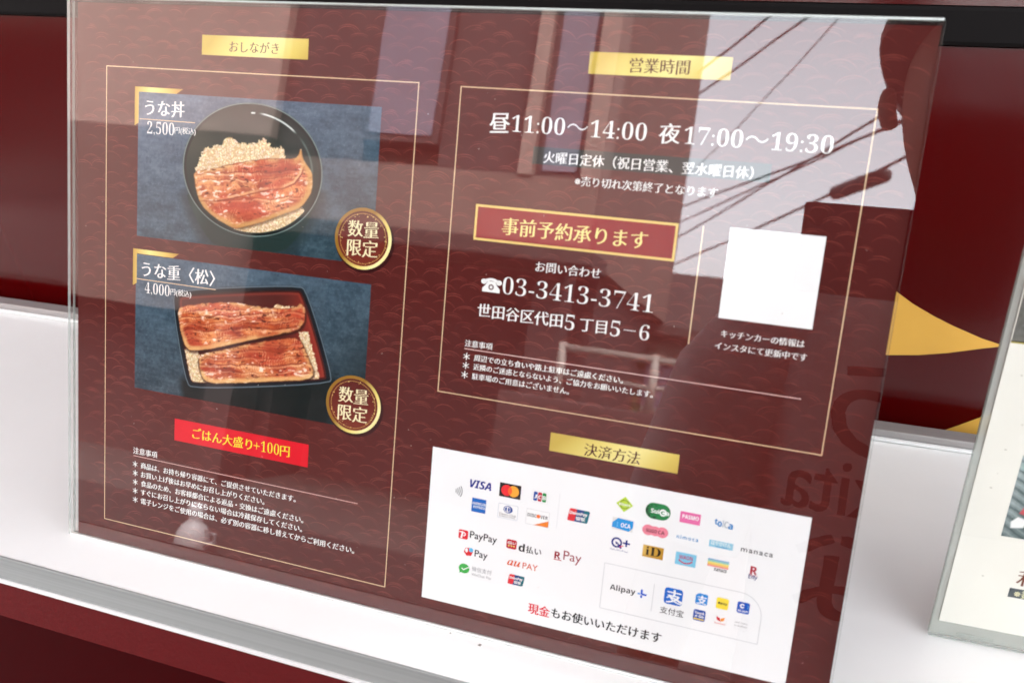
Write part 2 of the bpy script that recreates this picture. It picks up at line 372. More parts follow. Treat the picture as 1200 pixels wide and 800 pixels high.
# sheet millimetres measured on the print (x from its left edge, y from its bottom edge)
D = {
 'frameL':[(23.7, 269.8),(206.1, 269.4),(205.3, 14.2),(24.0, 13.7)],
 'frameR':[(226.7, 269.2),(406.9, 268.5),(407.2, 122.9),(226.6, 123.2)],
 'panel':[(226.8, 95.1),(407.2, 94.2),(406.8, 13.6),(226.4, 14.0)],
 'paperTL':[(4.8, 301.1)],
 'photo1':[(45.1, 257.3),(186.8, 257.1),(44.9, 181.4)],
 'photo2':[(44.8, 171.3),(186.9, 171.7),(44.4, 96.2)],
 'p2br':[(168.9, 96.9)],
 'p1r':[(187.3, 210.0)],
 'br1':[(42.7, 259.7),(73.0, 259.7),(42.9, 239.7)],
 'br2':[(42.6, 174.3),(72.6, 174.3),(42.3, 154.1)],
 'head1':[(83.9, 287.1),(145.6, 287.1),(145.6, 277.5),(84.2, 277.4)],
 'head2':[(286.1, 286.4),(347.5, 286.4),(347.8, 276.9),(286.9, 277.3)],
 'head3':[(286.0, 112.6),(347.1, 112.4),(347.1, 103.4),(286.1, 103.5)],
 'dark':[(265.0, 244.1),(369.0, 244.3),(369.7, 236.9),(263.9, 236.0)],
 'banner':[(239.1, 215.7),(333.9, 216.0),(333.6, 199.4),(238.9, 199.0)],
 'vline':[(344.7, 215.9),(344.6, 163.7)],
 'qr':[(356.1, 216.3),(395.0, 216.5),(395.2, 177.2),(355.8, 176.7)],
 'hlR':[(239.0, 146.4),(394.9, 146.6)],
 'hlL':[(44.3, 56.1),(186.9, 56.9)],
 'hl1':[(46.0, 243.0),(80.9, 243.6)],
 'hl2':[(44.9, 157.8),(96.3, 158.1)],
 'red':[(71.8, 83.0),(156.5, 83.1),(156.6, 70.8),(72.0, 70.2)],
 'badge1':[(181.3, 193.6),(166.0, 193.7),(196.3, 193.4),(180.3, 208.1)],
 'badge2':[(181.2, 108.8),(165.7, 108.6),(196.3, 109.0),(180.3, 123.1)],
 't_head1':[(100.4, 282.1),(129.1, 282.1)],
 't_head2':[(304.5, 281.5),(330.4, 281.4)],
 't_head3':[(303.0, 107.4),(329.5, 107.1)],
 't_una':[(49.4, 249.0),(74.2, 249.7)],
 't_2500':[(50.9, 238.7),(68.0, 238.7)],
 't_yen1':[(68.3, 238.5),(81.4, 238.7)],
 't_unaju':[(48.6, 163.1),(95.7, 164.5)],
 't_4000':[(50.7, 153.1),(67.0, 153.4)],
 't_yen2':[(67.5, 153.1),(80.9, 153.4)],
 't_red':[(83.9, 76.5),(145.3, 77.0)],
 't_nL':[(44.2, 59.4),(60.7, 59.9)],
 't_l1':[(44.0, 51.4),(150.3, 51.8)],
 't_l2':[(44.1, 46.5),(131.1, 46.0)],
 't_l3':[(44.2, 41.1),(155.5, 40.6)],
 't_l4':[(44.2, 35.6),(155.0, 35.7)],
 't_l5':[(44.3, 30.4),(186.6, 30.2)],
 't_noon':[(242.6, 253.3),(252.1, 253.5)],
 't_h1':[(253.2, 253.2),(315.2, 254.3)],
 't_night':[(320.8, 253.8),(329.7, 253.6)],
 't_h2':[(331.6, 253.4),(392.3, 253.8)],
 't_tue':[(269.8, 239.6),(362.3, 240.0)],
 't_sold':[(285.4, 230.1),(348.6, 230.6)],
 't_ban':[(252.8, 207.1),(321.1, 206.9)],
 't_inq':[(270.9, 189.9),(301.7, 190.1)],
 't_telsym':[(245.2, 179.2),(254.7, 179.3)],
 't_tel':[(255.7, 179.2),(327.1, 179.7)],
 't_addr':[(244.2, 165.5),(326.8, 166.7)],
 't_nR':[(239.1, 149.1),(253.2, 149.5)],
 't_r1':[(238.8, 143.0),(317.4, 142.5)],
 't_r2':[(238.8, 138.6),(331.7, 138.0)],
 't_r3':[(238.6, 134.2),(292.8, 133.1)],
 't_k1':[(357.9, 170.1),(393.0, 170.5)],
 't_k2':[(356.1, 164.6),(394.8, 164.7)],
 't_visa':[(247.7, 79.4),(258.9, 80.0)],
 't_paypay':[(250.0, 52.6),(264.3, 52.6)],
 't_dpay':[(275.8, 51.9),(287.3, 52.1)],
 't_rpay':[(298.5, 52.2),(307.4, 52.2)],
 't_rr':[(294.1, 51.9),(297.1, 52.1)],
 't_mpay':[(253.3, 43.4),(260.2, 43.2)],
 't_au':[(270.6, 43.0),(277.5, 43.1)],
 't_aupay':[(278.6, 43.0),(286.4, 43.2)],
 't_wc1':[(252.5, 35.2),(263.1, 35.6)],
 't_wc2':[(252.6, 32.0),(263.1, 32.4)],
 't_cash1':[(283.6, 21.5),(294.6, 22.0)],
 't_cash2':[(295.5, 21.7),(349.5, 22.8)],
 't_suica':[(338.6, 83.9),(345.1, 84.0)],
 't_pasmo':[(351.6, 84.1),(359.2, 83.8)],
 't_toica':[(366.4, 83.9),(374.6, 83.4)],
 't_icoca':[(324.0, 74.3),(329.1, 74.1)],
 't_sugoca':[(336.3, 74.1),(344.9, 74.1)],
 't_nimoca':[(350.5, 74.1),(360.3, 74.0)],
 't_haya':[(366.1, 74.3),(375.1, 74.0)],
 't_manaca':[(379.4, 73.7),(393.4, 74.0)],
 't_id':[(337.4, 63.2),(344.4, 63.1)],
 't_waon':[(352.6, 64.4),(359.5, 64.3)],
 't_nanaco':[(369.0, 61.9),(374.6, 61.9)],
 't_edyr':[(384.8, 65.0),(387.7, 65.1)],
 't_edy':[(384.3, 61.8),(388.2, 61.8)],
 't_ali':[(322.6, 42.0),(334.9, 41.9)],
 't_zfb':[(347.2, 36.8),(358.2, 36.5)],
 't_qp':[(320.5, 61.2),(329.1, 61.5)],
 'b_nfc':[(242.0, 74.3)],
 'b_mc':[(263.1, 83.2),(274.1, 83.3),(274.3, 76.2),(263.3, 76.0)],
 'b_jcb':[(279.6, 82.7),(287.9, 82.9),(288.1, 76.7),(279.9, 76.4)],
 'b_amex':[(249.4, 72.4),(256.9, 72.7),(257.1, 65.5),(249.7, 65.2)],
 'b_diners':[(263.4, 72.5),(273.6, 72.8),(273.7, 65.3),(263.4, 65.0)],
 'b_disc':[(277.8, 72.4),(289.5, 73.1),(289.6, 64.9),(278.0, 64.9)],
 'b_up':[(298.5, 77.0),(308.5, 77.5),(308.1, 71.1),(298.1, 70.8)],
 'b_div':[(293.6, 83.4),(293.9, 65.5)],
 'b_pp':[(243.9, 54.7),(249.1, 54.8),(248.9, 50.1),(244.0, 49.8)],
 'b_dp':[(269.2, 54.8),(274.6, 55.3),(274.7, 50.3),(269.4, 50.2)],
 'b_mer':[(249.9, 43.8)],
 'b_wc':[(248.4, 34.5)],
 'b_up2':[(272.0, 37.2),(280.0, 37.3),(279.3, 32.0),(271.3, 31.9)],
 'b_kit':[(324.9, 84.2)],
 'b_sui':[(340.6, 83.9)],
 'b_pas':[(350.7, 86.4),(360.0, 86.3),(360.1, 81.1),(350.9, 81.0)],
 'b_ico':[(320.2, 77.1),(329.9, 77.1),(330.2, 71.3),(320.0, 71.1)],
 'b_sug':[(340.4, 74.2)],
 'b_hay':[(365.1, 75.7),(375.8, 75.5),(375.9, 72.2),(365.3, 72.5)],
 'b_qp':[(323.3, 64.9)],
 'b_plus':[(327.9, 65.3)],
 'b_id':[(335.7, 66.9),(345.4, 66.6),(345.6, 60.8),(335.9, 60.9)],
 'b_wao':[(351.2, 66.5),(360.5, 66.9),(360.7, 60.8),(351.1, 60.2)],
 'b_nan':[(365.6, 66.6),(375.1, 66.9),(375.3, 63.2),(365.9, 62.7)],
 'b_alibox':[(318.9, 53.9),(391.8, 53.2),(393.0, 30.6),(318.6, 30.4)],
 'b_alicur':[(381.0, 53.7),(392.9, 45.5)],
 'b_aliplus':[(337.8, 42.0)],
 'b_alidiv':[(343.2, 48.3),(343.4, 34.7)],
 'b_zhi':[(348.2, 48.0),(356.7, 48.7),(356.9, 40.5),(348.5, 39.9)],
 'b_hk':[(365.4, 46.1)],
 'b_yel':[(374.8, 46.2)],
 'b_gc':[(384.1, 46.4)],
 'b_tng':[(365.3, 38.0)],
 'b_bo':[(374.9, 38.0)],
 'b_gry':[(384.2, 38.3)],
 'bowl':[(73.8, 217.5),(156.8, 224.1),(114.3, 255.2),(119.8, 188.1),(116.6, 222.0)],
 'bowlbody':[(74.7, 210.5),(80.3, 197.9),(89.2, 185.6),(96.5, 180.4),(133.7, 179.6),(146.4, 192.6),(154.7, 208.2),(156.7, 218.5)],
 'rice1':[(81.9, 217.0),(81.8, 219.9),(85.2, 225.4),(87.1, 232.0),(90.7, 229.9),(94.7, 233.1),(97.5, 232.1),(98.8, 236.8),(103.5, 237.7),(105.7, 235.0),(110.4, 234.7),(115.2, 234.5),(119.1, 235.9),(123.0, 238.6),(124.5, 235.1),(129.9, 233.2),(133.1, 234.6),(135.3, 229.7),(135.7, 222.4),(105.0, 215.4)],
 'rice1b':[(104.5, 190.5),(114.0, 195.2),(132.7, 202.8),(145.7, 205.7),(148.2, 203.1),(143.5, 198.0),(133.1, 192.4),(122.5, 189.3),(111.5, 189.1)],
 'eel1':[(80.4, 218.6),(91.0, 220.6),(100.6, 223.3),(112.8, 226.3),(124.8, 228.4),(134.0, 229.3),(140.6, 229.3),(143.1, 231.9),(143.9, 235.1),(144.8, 231.5),(146.1, 228.8),(148.5, 226.2),(151.3, 222.5),(151.5, 214.7),(148.4, 209.3),(144.5, 205.0),(132.8, 200.5),(124.9, 196.8),(114.1, 193.4),(107.3, 191.2),(101.7, 192.8),(94.6, 195.7),(89.5, 198.8),(85.2, 202.5),(82.6, 208.8),(81.0, 214.6)],
 'split1':[(83.7, 203.6),(94.3, 204.2),(105.3, 206.7),(116.2, 209.9),(125.5, 212.5),(134.8, 214.2),(141.2, 217.2),(144.9, 222.0),(146.2, 226.0)],
 'box':[(68.0, 151.1),(73.7, 155.1),(145.9, 166.4),(151.2, 163.7),(168.3, 121.6),(166.3, 117.3),(83.9, 101.7),(78.3, 104.9)],
 'boxin':[(71.3, 150.4),(75.7, 152.9),(145.1, 164.2),(149.2, 161.9),(165.4, 121.6),(163.3, 118.7),(84.8, 104.2),(80.2, 106.8)],
 'boxside':[(76.9, 105.0),(79.2, 93.5),(122.4, 87.3),(165.5, 95.5),(168.5, 119.2)],
 'eel2':[(72.0, 145.9),(86.4, 149.3),(105.0, 152.8),(123.4, 152.4),(137.7, 152.7),(145.6, 155.2),(147.7, 157.4),(150.8, 155.1),(150.9, 147.3),(147.1, 142.9),(134.8, 138.9),(116.9, 133.2),(98.4, 126.8),(83.3, 122.7),(78.4, 123.6),(75.3, 129.8),(73.2, 137.8)],
 'eel3':[(85.6, 121.3),(98.5, 125.2),(116.9, 131.6),(134.9, 136.5),(148.1, 139.9),(153.0, 131.1),(159.8, 118.7),(136.0, 114.2),(110.4, 109.2),(91.5, 105.9),(87.4, 112.5)],
 'rice2a':[(77.9, 122.2),(85.6, 123.3),(89.2, 116.9),(91.9, 105.6),(83.8, 104.0),(80.7, 110.6)],
 'rice2b':[(147.5, 142.2),(152.4, 142.4),(156.8, 131.7),(160.7, 118.8),(156.3, 118.1),(150.2, 133.9)],
 'rice2c':[(132.4, 152.8),(134.1, 155.0),(140.3, 153.8),(148.2, 155.6),(148.3, 152.5),(134.3, 150.6)],
}
TXT = {
 't_head1':'おしながき',
 't_head2':'営業時間',
 't_head3':'決済方法',
 't_una':'うな丼',
 't_2500':'2,500',
 't_yen1':'円(税込)',
 't_unaju':'うな重〈松〉',
 't_4000':'4,000',
 't_yen2':'円(税込)',
 't_red':'ごはん大盛り+100円',
 't_nL':'注意事項',
 't_l1':'＊商品は、お持ち帰り容器にて、ご提供させていただきます。',
 't_l2':'＊お買い上げ後はお早めにお召し上がりください。',
 't_l3':'＊食品のため、お客様都合による返品・交換はご遠慮ください。',
 't_l4':'＊すぐにお召し上がりにならない場合は冷蔵保存してください。',
 't_l5':'＊電子レンジをご使用の場合は、必ず別の容器に移し替えてからご利用ください。',
 't_noon':'昼',
 't_h1':'11:00～14:00',
 't_night':'夜',
 't_h2':'17:00～19:30',
 't_tue':'火曜日定休（祝日営業、翌水曜日休）',
 't_sold':'※売り切れ次第終了となります',
 't_ban':'事前予約承ります',
 't_inq':'お問い合わせ',
 't_telsym':'☎',
 't_tel':'03-3413-3741',
 't_addr':'世田谷区代田５丁目５－６',
 't_nR':'注意事項',
 't_r1':'＊周辺での立ち食いや路上駐車はご遠慮ください。',
 't_r2':'＊近隣のご迷惑とならないよう、ご協力をお願いいたします。',
 't_r3':'＊駐車場のご用意はございません。',
 't_k1':'キッチンカーの情報は',
 't_k2':'インスタにて更新中です',
 't_cash1':'現金',
 't_cash2':'もお使いいただけます',
}
# ------------------------------------------------------------------ materials of the place
M_red = mat('truck_red_paint', lin((66, 1, 2)), 0.14, spec=0.45, bump=0.015, bscale=14)
M_red2 = mat('truck_red_trim', lin((84, 9, 12)), 0.30, spec=0.35, coat=0.0, bump=0.12, bscale=420)
M_red3 = mat('truck_red_lower', lin((54, 1, 3)), 0.30, spec=0.12)
M_shade = mat('shade_black', (0.003, 0.002, 0.002), 0.6, spec=0.1)  # black for the painted shade band and the added ledge
M_gold = mat('gold_vinyl', lin((206, 158, 70)), 0.35, spec=0.3, noise=0.05, nscale=25, bump=0.03, bscale=60)
M_white = mat('white_laminate', (0.84, 0.84, 0.82), 0.34, spec=0.45, noise=0.035, nscale=7, bump=0.02, bscale=90)
M_alu = mat('brushed_aluminium', (0.37, 0.39, 0.38), 0.45, metal=0.35, noise=0.10, nscale=1.0, stretch=(1.5, 500, 500))
M_lip = mat('aluminium_lip', (0.82, 0.82, 0.81), 0.3, metal=0.1)
M_rail = mat('rail_aluminium', (0.36, 0.34, 0.33), 0.45, metal=0.5, noise=0.06, nscale=1.0, stretch=(3, 600, 600))
M_blocker = mat('blocker_white', (0.72, 0.72, 0.71), 0.5)
M_speck = mat('counter_chip', (0.22, 0.20, 0.17), 0.8)

def acrylic(name, k, wave=0.0):
    """clear pane face: straight-through view plus mirror reflection growing towards grazing angles"""
    m = bpy.data.materials.new(name); m.use_nodes = True
    nt = m.node_tree; nt.nodes.clear()
    tr = nt.nodes.new('ShaderNodeBsdfTransparent'); tr.inputs['Color'].default_value = (0.985, 0.99, 0.985, 1)
    gl = nt.nodes.new('ShaderNodeBsdfGlossy'); gl.inputs['Roughness'].default_value = 0.0
    fr = nt.nodes.new('ShaderNodeFresnel'); fr.inputs['IOR'].default_value = 1.5
    mu = nt.nodes.new('ShaderNodeMath'); mu.operation = 'MULTIPLY'; mu.inputs[1].default_value = k; mu.use_clamp = True
    mx = nt.nodes.new('ShaderNodeMixShader'); out = nt.nodes.new('ShaderNodeOutputMaterial')
    ge = nt.nodes.new('ShaderNodeNewGeometry'); inv = nt.nodes.new('ShaderNodeMath'); inv.operation = 'SUBTRACT'; inv.inputs[0].default_value = 1.0
    m2 = nt.nodes.new('ShaderNodeMath'); m2.operation = 'MULTIPLY'
    # a face met from inside the sheet lets everything out
    nt.links.new(ge.outputs['Backfacing'], inv.inputs[1]); nt.links.new(inv.outputs[0], m2.inputs[1]); nt.links.new(mu.outputs[0], m2.inputs[0])
    nt.links.new(fr.outputs[0], mu.inputs[0]); nt.links.new(m2.outputs[0], mx.inputs[0])
    nt.links.new(tr.outputs[0], mx.inputs[1]); nt.links.new(gl.outputs[0], mx.inputs[2]); nt.links.new(mx.outputs[0], out.inputs['Surface'])
    if wave:
        tc = nt.nodes.new('ShaderNodeTexCoord')
        no = nt.nodes.new('ShaderNodeTexNoise'); no.inputs['Scale'].default_value = 30; no.inputs['Detail'].default_value = 1.0; no.inputs['Roughness'].default_value = 0.55
        bp = nt.nodes.new('ShaderNodeBump'); bp.inputs['Strength'].default_value = wave; bp.inputs['Distance'].default_value = 0.001
        nt.links.new(tc.outputs['Object'], no.inputs['Vector']); nt.links.new(no.outputs['Fac'], bp.inputs['Height']); nt.links.new(bp.outputs[0], gl.inputs['Normal'])
    return m
M_pane = acrylic('clear_acrylic_face', 2.35, 0.018)
M_back = acrylic('clear_acrylic_inner', 0.25)
def edge_mat(name, col, fac):
    m = bpy.data.materials.new(name); m.use_nodes = True
    nt = m.node_tree; nt.nodes.clear()
    tr = nt.nodes.new('ShaderNodeBsdfTransparent'); tr.inputs['Color'].default_value = (0.82, 0.88, 0.85, 1)
    p = nt.nodes.new('ShaderNodeBsdfPrincipled'); p.inputs['Base Color'].default_value = (*col, 1); p.inputs['Roughness'].default_value = 0.15; p.inputs['Coat Weight'].default_value = 1.0
    mx = nt.nodes.new('ShaderNodeMixShader'); mx.inputs[0].default_value = fac
    out = nt.nodes.new('ShaderNodeOutputMaterial')
    nt.links.new(tr.outputs[0], mx.inputs[1]); nt.links.new(p.outputs[0], mx.inputs[2]); nt.links.new(mx.outputs[0], out.inputs['Surface'])
    return m
M_edge = edge_mat('polished_acrylic_edge', (0.60, 0.64, 0.61), 0.6)
M_edge_soft = edge_mat('frosted_acrylic_edge', (0.45, 0.48, 0.45), 0.55)

# ------------------------------------------------------------------ ground
GZ = -1.10
M_asphalt = mat('asphalt', (0.030, 0.028, 0.027), 0.85, noise=0.25, nscale=40, bump=0.3, bscale=300)
M_concrete = mat('pavement_concrete', (0.07, 0.062, 0.058), 0.85, noise=0.15, nscale=6)
b = MB(); b.box((-60, -60, GZ - 0.3), (60, 60, GZ)); g = b.build('ground', M_concrete); tag(g, kind='structure')
b = MB(); b.box((-60, -4.3, GZ + 0.002), (60, 6, GZ + 0.012)); g = b.build('road', M_asphalt); tag(g, kind='structure')

# ------------------------------------------------------------------ food truck (counter, rail, side panel, added sky blocker)
truck = thing('food_truck', 'dark red kitchen truck with white fold-down counter and gold emblem', 'food truck', (0, 0.291, 0))
YAW = math.atan(0.0317)
def tp(o):
    """place a part built in world coordinates under the truck"""
    o.parent = truck; o.matrix_parent_inverse = Matrix.Translation((0, -0.291, 0)); return o
# everything on the side wall is built about the rail line and turned by the small yaw
WALL = Matrix.Translation((0, 0.291, 0)) @ Matrix.Rotation(YAW, 4, 'Z')
def wp(o):
    o.parent = truck; o.matrix_parent_inverse = Matrix.Identity(4); o.rotation_euler = (0, 0, YAW); return o
b = MB(); b.box((-2.2, 0.042, -1.0), (2.2, 0.08, 0.2809)); b.box((-2.2, 0.042, 0.3070), (2.2, 0.08, 1.30)); wp(b.build('side_panel', M_red))
b = MB(); b.box((-2.2, 0.037, 0.2812), (2.2, 0.07, 0.3066), 0.003); wp(b.build('shade_band', M_shade))  # dark strip standing in for the shade under an overhang
b = MB(); b.box((-2.2, 0.08, -1.0), (2.2, 1.6, 1.6)); wp(b.build('body', M_red3))
b = MB(); b.box((-1.4, 0.000, 0.0005), (1.4, 0.0165, 0.0085), 0.0012); wp(b.build('hinge_rail', M_rail))
b = MB(); b.box((-1.4, -0.004, 0.0006), (1.4, -0.0004, 0.0030), 0.0008); wp(b.build('rail_lip', M_lip))
b = MB(); b.box((-2.2, 0.0175, -0.03), (2.2, 0.0415, -0.014)); wp(b.build('added_ledge', M_shade))  # added dark ledge behind the rail, darkens the wall's reflection
# gold emblem, two leaf shaped pieces of vinyl on the wall
def leaf(pts, name):
    mb = MB(); mb.prism([(x, 0.0417, z) for x, z in pts], (0, -0.0006, 0)); wp(mb.build(name, M_gold))
leaf([(0.43, 0.1330), (0.4636, 0.1083), (0.4819, 0.0968), (0.4980, 0.0890), (0.5132, 0.0828), (0.5334, 0.0758), (0.5499, 0.0719), (0.5351, 0.0678), (0.5127, 0.0611), (0.4930, 0.0566), (0.4732, 0.0538), (0.43, 0.0500)], 'gold_emblem')
leaf([(0.495, -0.0200), (0.5131, -0.0102), (0.5307, 0.0012), (0.5467, 0.0121), (0.575, 0.033), (0.62, 0.058), (0.62, -0.0200)], 'gold_emblem')
# counter
b = MB()
yb = lambda x: 0.291 + 0.0317 * x + 0.004
b.prism([(-1.3, -0.0316, -0.020), (1.3, -0.0316, -0.020), (1.3, yb(1.3), -0.020), (-1.3, yb(-1.3), -0.020)], (0, 0, 0.020))
tp(b.build('counter_top', M_white))
b = MB(); b.box((-1.3, -0.0332, -0.0150), (1.3, -0.0317, 0.0006), 0.0004); tp(b.build('edge_trim', M_alu))
b = MB(); b.box((-1.3, -0.0346, -0.0170), (1.3, -0.0317, -0.0152), 0.0004); tp(b.build('trim_lip', M_lip))
b = MB(); b.prism([(-1.3, -0.0318, -0.0172), (-1.3, -0.0335, -0.0176), (-1.3, -0.0375, -0.0380), (-1.3, -0.0318, -0.0400)], (2.6, 0, 0)); tp(b.build('apron_rail', M_red2))
b = MB(); b.box((-1.3, -0.018, -0.40), (1.3, 0.27, -0.0405)); tp(b.build('apron_panel', M_red3))
for (x, y, s) in ((0.262, -0.006, 0.0009), (0.245, -0.003, 0.0004), (0.31, -0.02, 0.0004)):
    b = MB(); b.prism([(x - s, y - s * 0.5, 0.0001), (x + s * 0.6, y - s * 0.8, 0.0001), (x + s, y + s * 0.7, 0.0001), (x - s * 0.3, y + s, 0.0001)], (0, 0, 0.00015)); tp(b.build('counter_chip', M_speck))
# added overhead panel on struts, out of view, blocks the upper sky
b = MB(); b.prism([(-2.0, 0.30, 1.12), (-2.0, -0.98, 1.32), (-2.0, -0.98, 1.37), (-2.0, 0.30, 1.17)], (4.0, 0, 0)); tp(b.build('sky_blocker', M_blocker))
for x in (-1.9, 1.9):
    b = MB(); b.tube([(x, 0.30, 0.55), (x, -0.45, 1.23)], 0.012, 10); tp(b.build('blocker_strut', M_rail))

# ------------------------------------------------------------------ menu stand of folded clear acrylic, leaning back 12 degrees
TH = R(12.0)
TILT = (math.pi / 2 - TH, 0, 0)
W, H = 426.0, 303.2
stand = thing('menu_stand', 'large clear acrylic sign stand leaning back on the white counter, holding the red menu', 'sign stand', (0, 0, 0.0), TILT)
def slab(name, x0, y0, x1, y1, z0, z1, face, back, edge, parent, label=None):
    """flat clear sheet (mm): front face, back face, polished edges"""
    mb = MB(); q = 0.001
    mb.box((x0 * q, y0 * q, z0 * q), (x1 * q, y1 * q, z1 * q))
    bmesh.ops.recalc_face_normals(mb.bm, faces=mb.bm.faces)
    for f in mb.bm.faces:
        f.material_index = 0 if f.normal.z > 0.9 else (1 if f.normal.z < -0.9 else 2)
    o = mb.build(name, [face, back, edge], parent)
    if label: o['label'] = label
    return o
slab('front_pane', 0, 0.5, W, H - 0.4, 0.45, 2.3, M_pane, M_back, M_edge, stand)
slab('rear_pane', 0.6, 0.8, W - 0.6, H - 0.8, -2.4, -0.6, M_back, M_back, M_edge_soft, stand)
b = MB(); b.tube([(0.0005, H * .001 + .0002, 0.0010), (0.4255, H * .001 + .0002, 0.0010)], 0.0007, 8); b.build('top_fold', M_edge, stand)
b = MB(); b.tube([(0.0004, 0.0004, 0.0011), (0.4256, 0.0004, 0.0008)], 0.0008, 10); b.build('bottom_bend', M_lip, stand)

# dust specks and hair-fine scuffs on the front pane
M_dust = mat('dust', (0.40, 0.36, 0.33), 0.9)
rd = random.Random(8); du = bmesh.new()
for k in range(70):
    x, y = rd.uniform(0.01, 0.416), rd.uniform(0.01, 0.293); s = rd.choice((0.00010, 0.00013, 0.00016, 0.00024)); a_ = rd.uniform(0, 6.28)
    L = s * rd.choice((1, 1, 1.4, 5 if s < .00013 else 1)); c_, s_ = math.cos(a_), math.sin(a_)
    du.faces.new([du.verts.new((x + u * L * c_ - v * s * s_, y + u * L * s_ + v * s * c_, 0.00234)) for u, v in ((-1, -.4), (0, -.8), (1, -.3), (.8, .5), (0, .8), (-.9, .4))])
me = bpy.data.meshes.new('dust'); du.to_mesh(me); du.free(); me.materials.append(M_dust); o = bpy.data.objects.new('dust', me); link(o, stand); o['kind'] = 'stuff'
# ------------------------------------------------------------------ the menu sheet
sheet = thing('menu_sheet', 'dark red eel menu with two dish photos and a white payment panel', 'menu', (0, 0, 0.0), TILT)
C_RED = (81, 28, 25)
M_paper = mat('menu_paper_red', tuple(v * 0.9 for v in lin(C_RED)), 0.45, spec=0.06, noise=0.10, nscale=7)
WHITE, CREAM, GOLDL = (250, 248, 246), (250, 236, 205), (222, 178, 120)
I_white = ink(WHITE); I_cream = ink((252, 236, 190)); I_line = ink((238, 206, 164)); I_black = ink((24, 26, 30)); I_head = ink((70, 22, 18))
I_wave = ink((134, 64, 56)); I_wave2 = ink((114, 48, 43))
PX0, PX1, PY0, PY1 = 4.9, 425.2, 1.2, 301.3
b = MB(); b.box((PX0 * .001, PY0 * .001, -0.00035), (PX1 * .001, PY1 * .001, 0.0)); b.build('paper', M_paper, sheet)

# breaking-wave brush arcs printed all over the ground
rnd = random.Random(11)
wv = Art(); row = 0; y = PY0 + 2
while y < PY1 - 3:
    x = PX0 - 4 + (6.6 if row % 2 else 0)
    while x < PX1:
        cx, cy = x + rnd.uniform(-1.2, 1.2), y + rnd.uniform(-0.9, 0.9)
        rx = rnd.uniform(6.2, 7.8); ry = rx * rnd.uniform(0.62, 0.85)
        for j in range(rnd.choice((1, 2, 2, 3))):
            k = 1 - 0.17 * j - rnd.uniform(0, 0.05)
            a0 = rnd.uniform(15, 60); a1 = rnd.uniform(125, 172)
            if rnd.random() < 0.25: a1 = rnd.uniform(90, 120)
            n = 9; pts = []
            for i in range(n + 1):
                a = R(a0 + (a1 - a0) * i / n); pts.append((cx + rx * k * math.cos(a), cy + ry * k * math.sin(a)))
            if min(p[0] for p in pts) < PX0 + .3 or max(p[0] for p in pts) > PX1 - .3 or max(p[1] for p in pts) > PY1 - .5: continue
            wmax = rnd.uniform(0.20, 0.34)
            ws = [wmax * (0.12 + 0.88 * math.sin(math.pi * min(1, max(0, (i + 0.3) / (n + 0.6)))) ** 0.8) * rnd.uniform(0.75, 1.1) for i in range(n + 1)]
            wv.line(pts, ws, I_wave if rnd.random() < 0.6 else I_wave2, 0.03)
        x += 13.2
    y += 4.7; row += 1
wv.build('wave_pattern', sheet)

# gold hairline frames
for k, (a, c) in {'L': ((23.9, 14.0), (205.7, 269.6)), 'R': ((226.7, 123.1), (407.0, 268.9))}.items():
    f = Art(); f.frame(a[0], a[1], c[0], c[1], 0.44, I_line, 0.06); f.build('frame_line', sheet)

# gold heading labels
GOLD = ramp_mat('gold_label', [(0.0, (200, 174, 76)), (0.28, (232, 214, 120)), (0.55, (242, 230, 148)), (0.8, (224, 200, 104)), (1.0, (200, 170, 74))], rough=0.35, angle=R(8))
def label(rect, name, m, h, text=None, tx=None, tm=None, sty=BRUSH, tlabel=None):
    a = Art(); a.rect(*rect, m, h); o = a.build(name, sheet, tlabel)
    if text:
        t = Art(); t.text(text, tx[0], tx[1], tx[2], tm, h + 0.04, sty); t.build('lettering', o)
    return o
def D2(k):
    (a, b_), (c, d) = D[k][:2]; return a, c, (b_ + d) / 2
label((84.0, 277.4, 145.6, 287.1), 'heading_label', GOLD, 0.09, TXT['t_head1'], D2('t_head1'), I_head)
label((286.4, 277.1, 347.7, 286.4), 'heading_label', GOLD, 0.09, TXT['t_head2'], D2('t_head2'), ink((96, 60, 44)))
label((286.1, 103.5, 347.1, 112.5), 'heading_label', GOLD, 0.09, TXT['t_head3'], D2('t_head3'), I_head)

# ---- the two dish photographs, painted dot by dot as printed pictures
def vnoise(X, Y, sc, seed, octv=3):
    r = np.random.RandomState(seed); out = np.zeros_like(X); amp = 1.0; tot = 0
    for o in range(octv):
        g = r.rand(64, 64); u = X / sc; v = Y / sc
        i = np.floor(u).astype(int); j = np.floor(v).astype(int); fu = u - i; fv = v - j
        fu = fu * fu * (3 - 2 * fu); fv = fv * fv * (3 - 2 * fv)
        a = g[i % 64, j % 64]; b_ = g[(i + 1) % 64, j % 64]; c = g[i % 64, (j + 1) % 64]; d = g[(i + 1) % 64, (j + 1) % 64]
        out += amp * (a * (1 - fu) * (1 - fv) + b_ * fu * (1 - fv) + c * (1 - fu) * fv + d * fu * fv); tot += amp
        amp *= 0.55; sc = sc / 2.03
    return out / tot
def pdist(X, Y, P):
    """signed distance to a polygon, negative inside"""
    P = np.array(P); d = np.full(X.shape, 1e9); ins = np.zeros(X.shape, bool)
    for (x0, y0), (x1, y1) in zip(P, np.roll(P, -1, 0)):
        ex, ey = x1 - x0, y1 - y0
        t = np.clip(((X - x0) * ex + (Y - y0) * ey) / (ex * ex + ey * ey + 1e-12), 0, 1)
        d = np.minimum(d, (X - x0 - t * ex) ** 2 + (Y - y0 - t * ey) ** 2)
        c = ((y0 > Y) != (y1 > Y)) & (X < (x1 - x0) * (Y - y0) / (y1 - y0 + 1e-12) + x0)
        ins ^= c
    d = np.sqrt(d); return np.where(ins, -d, d)
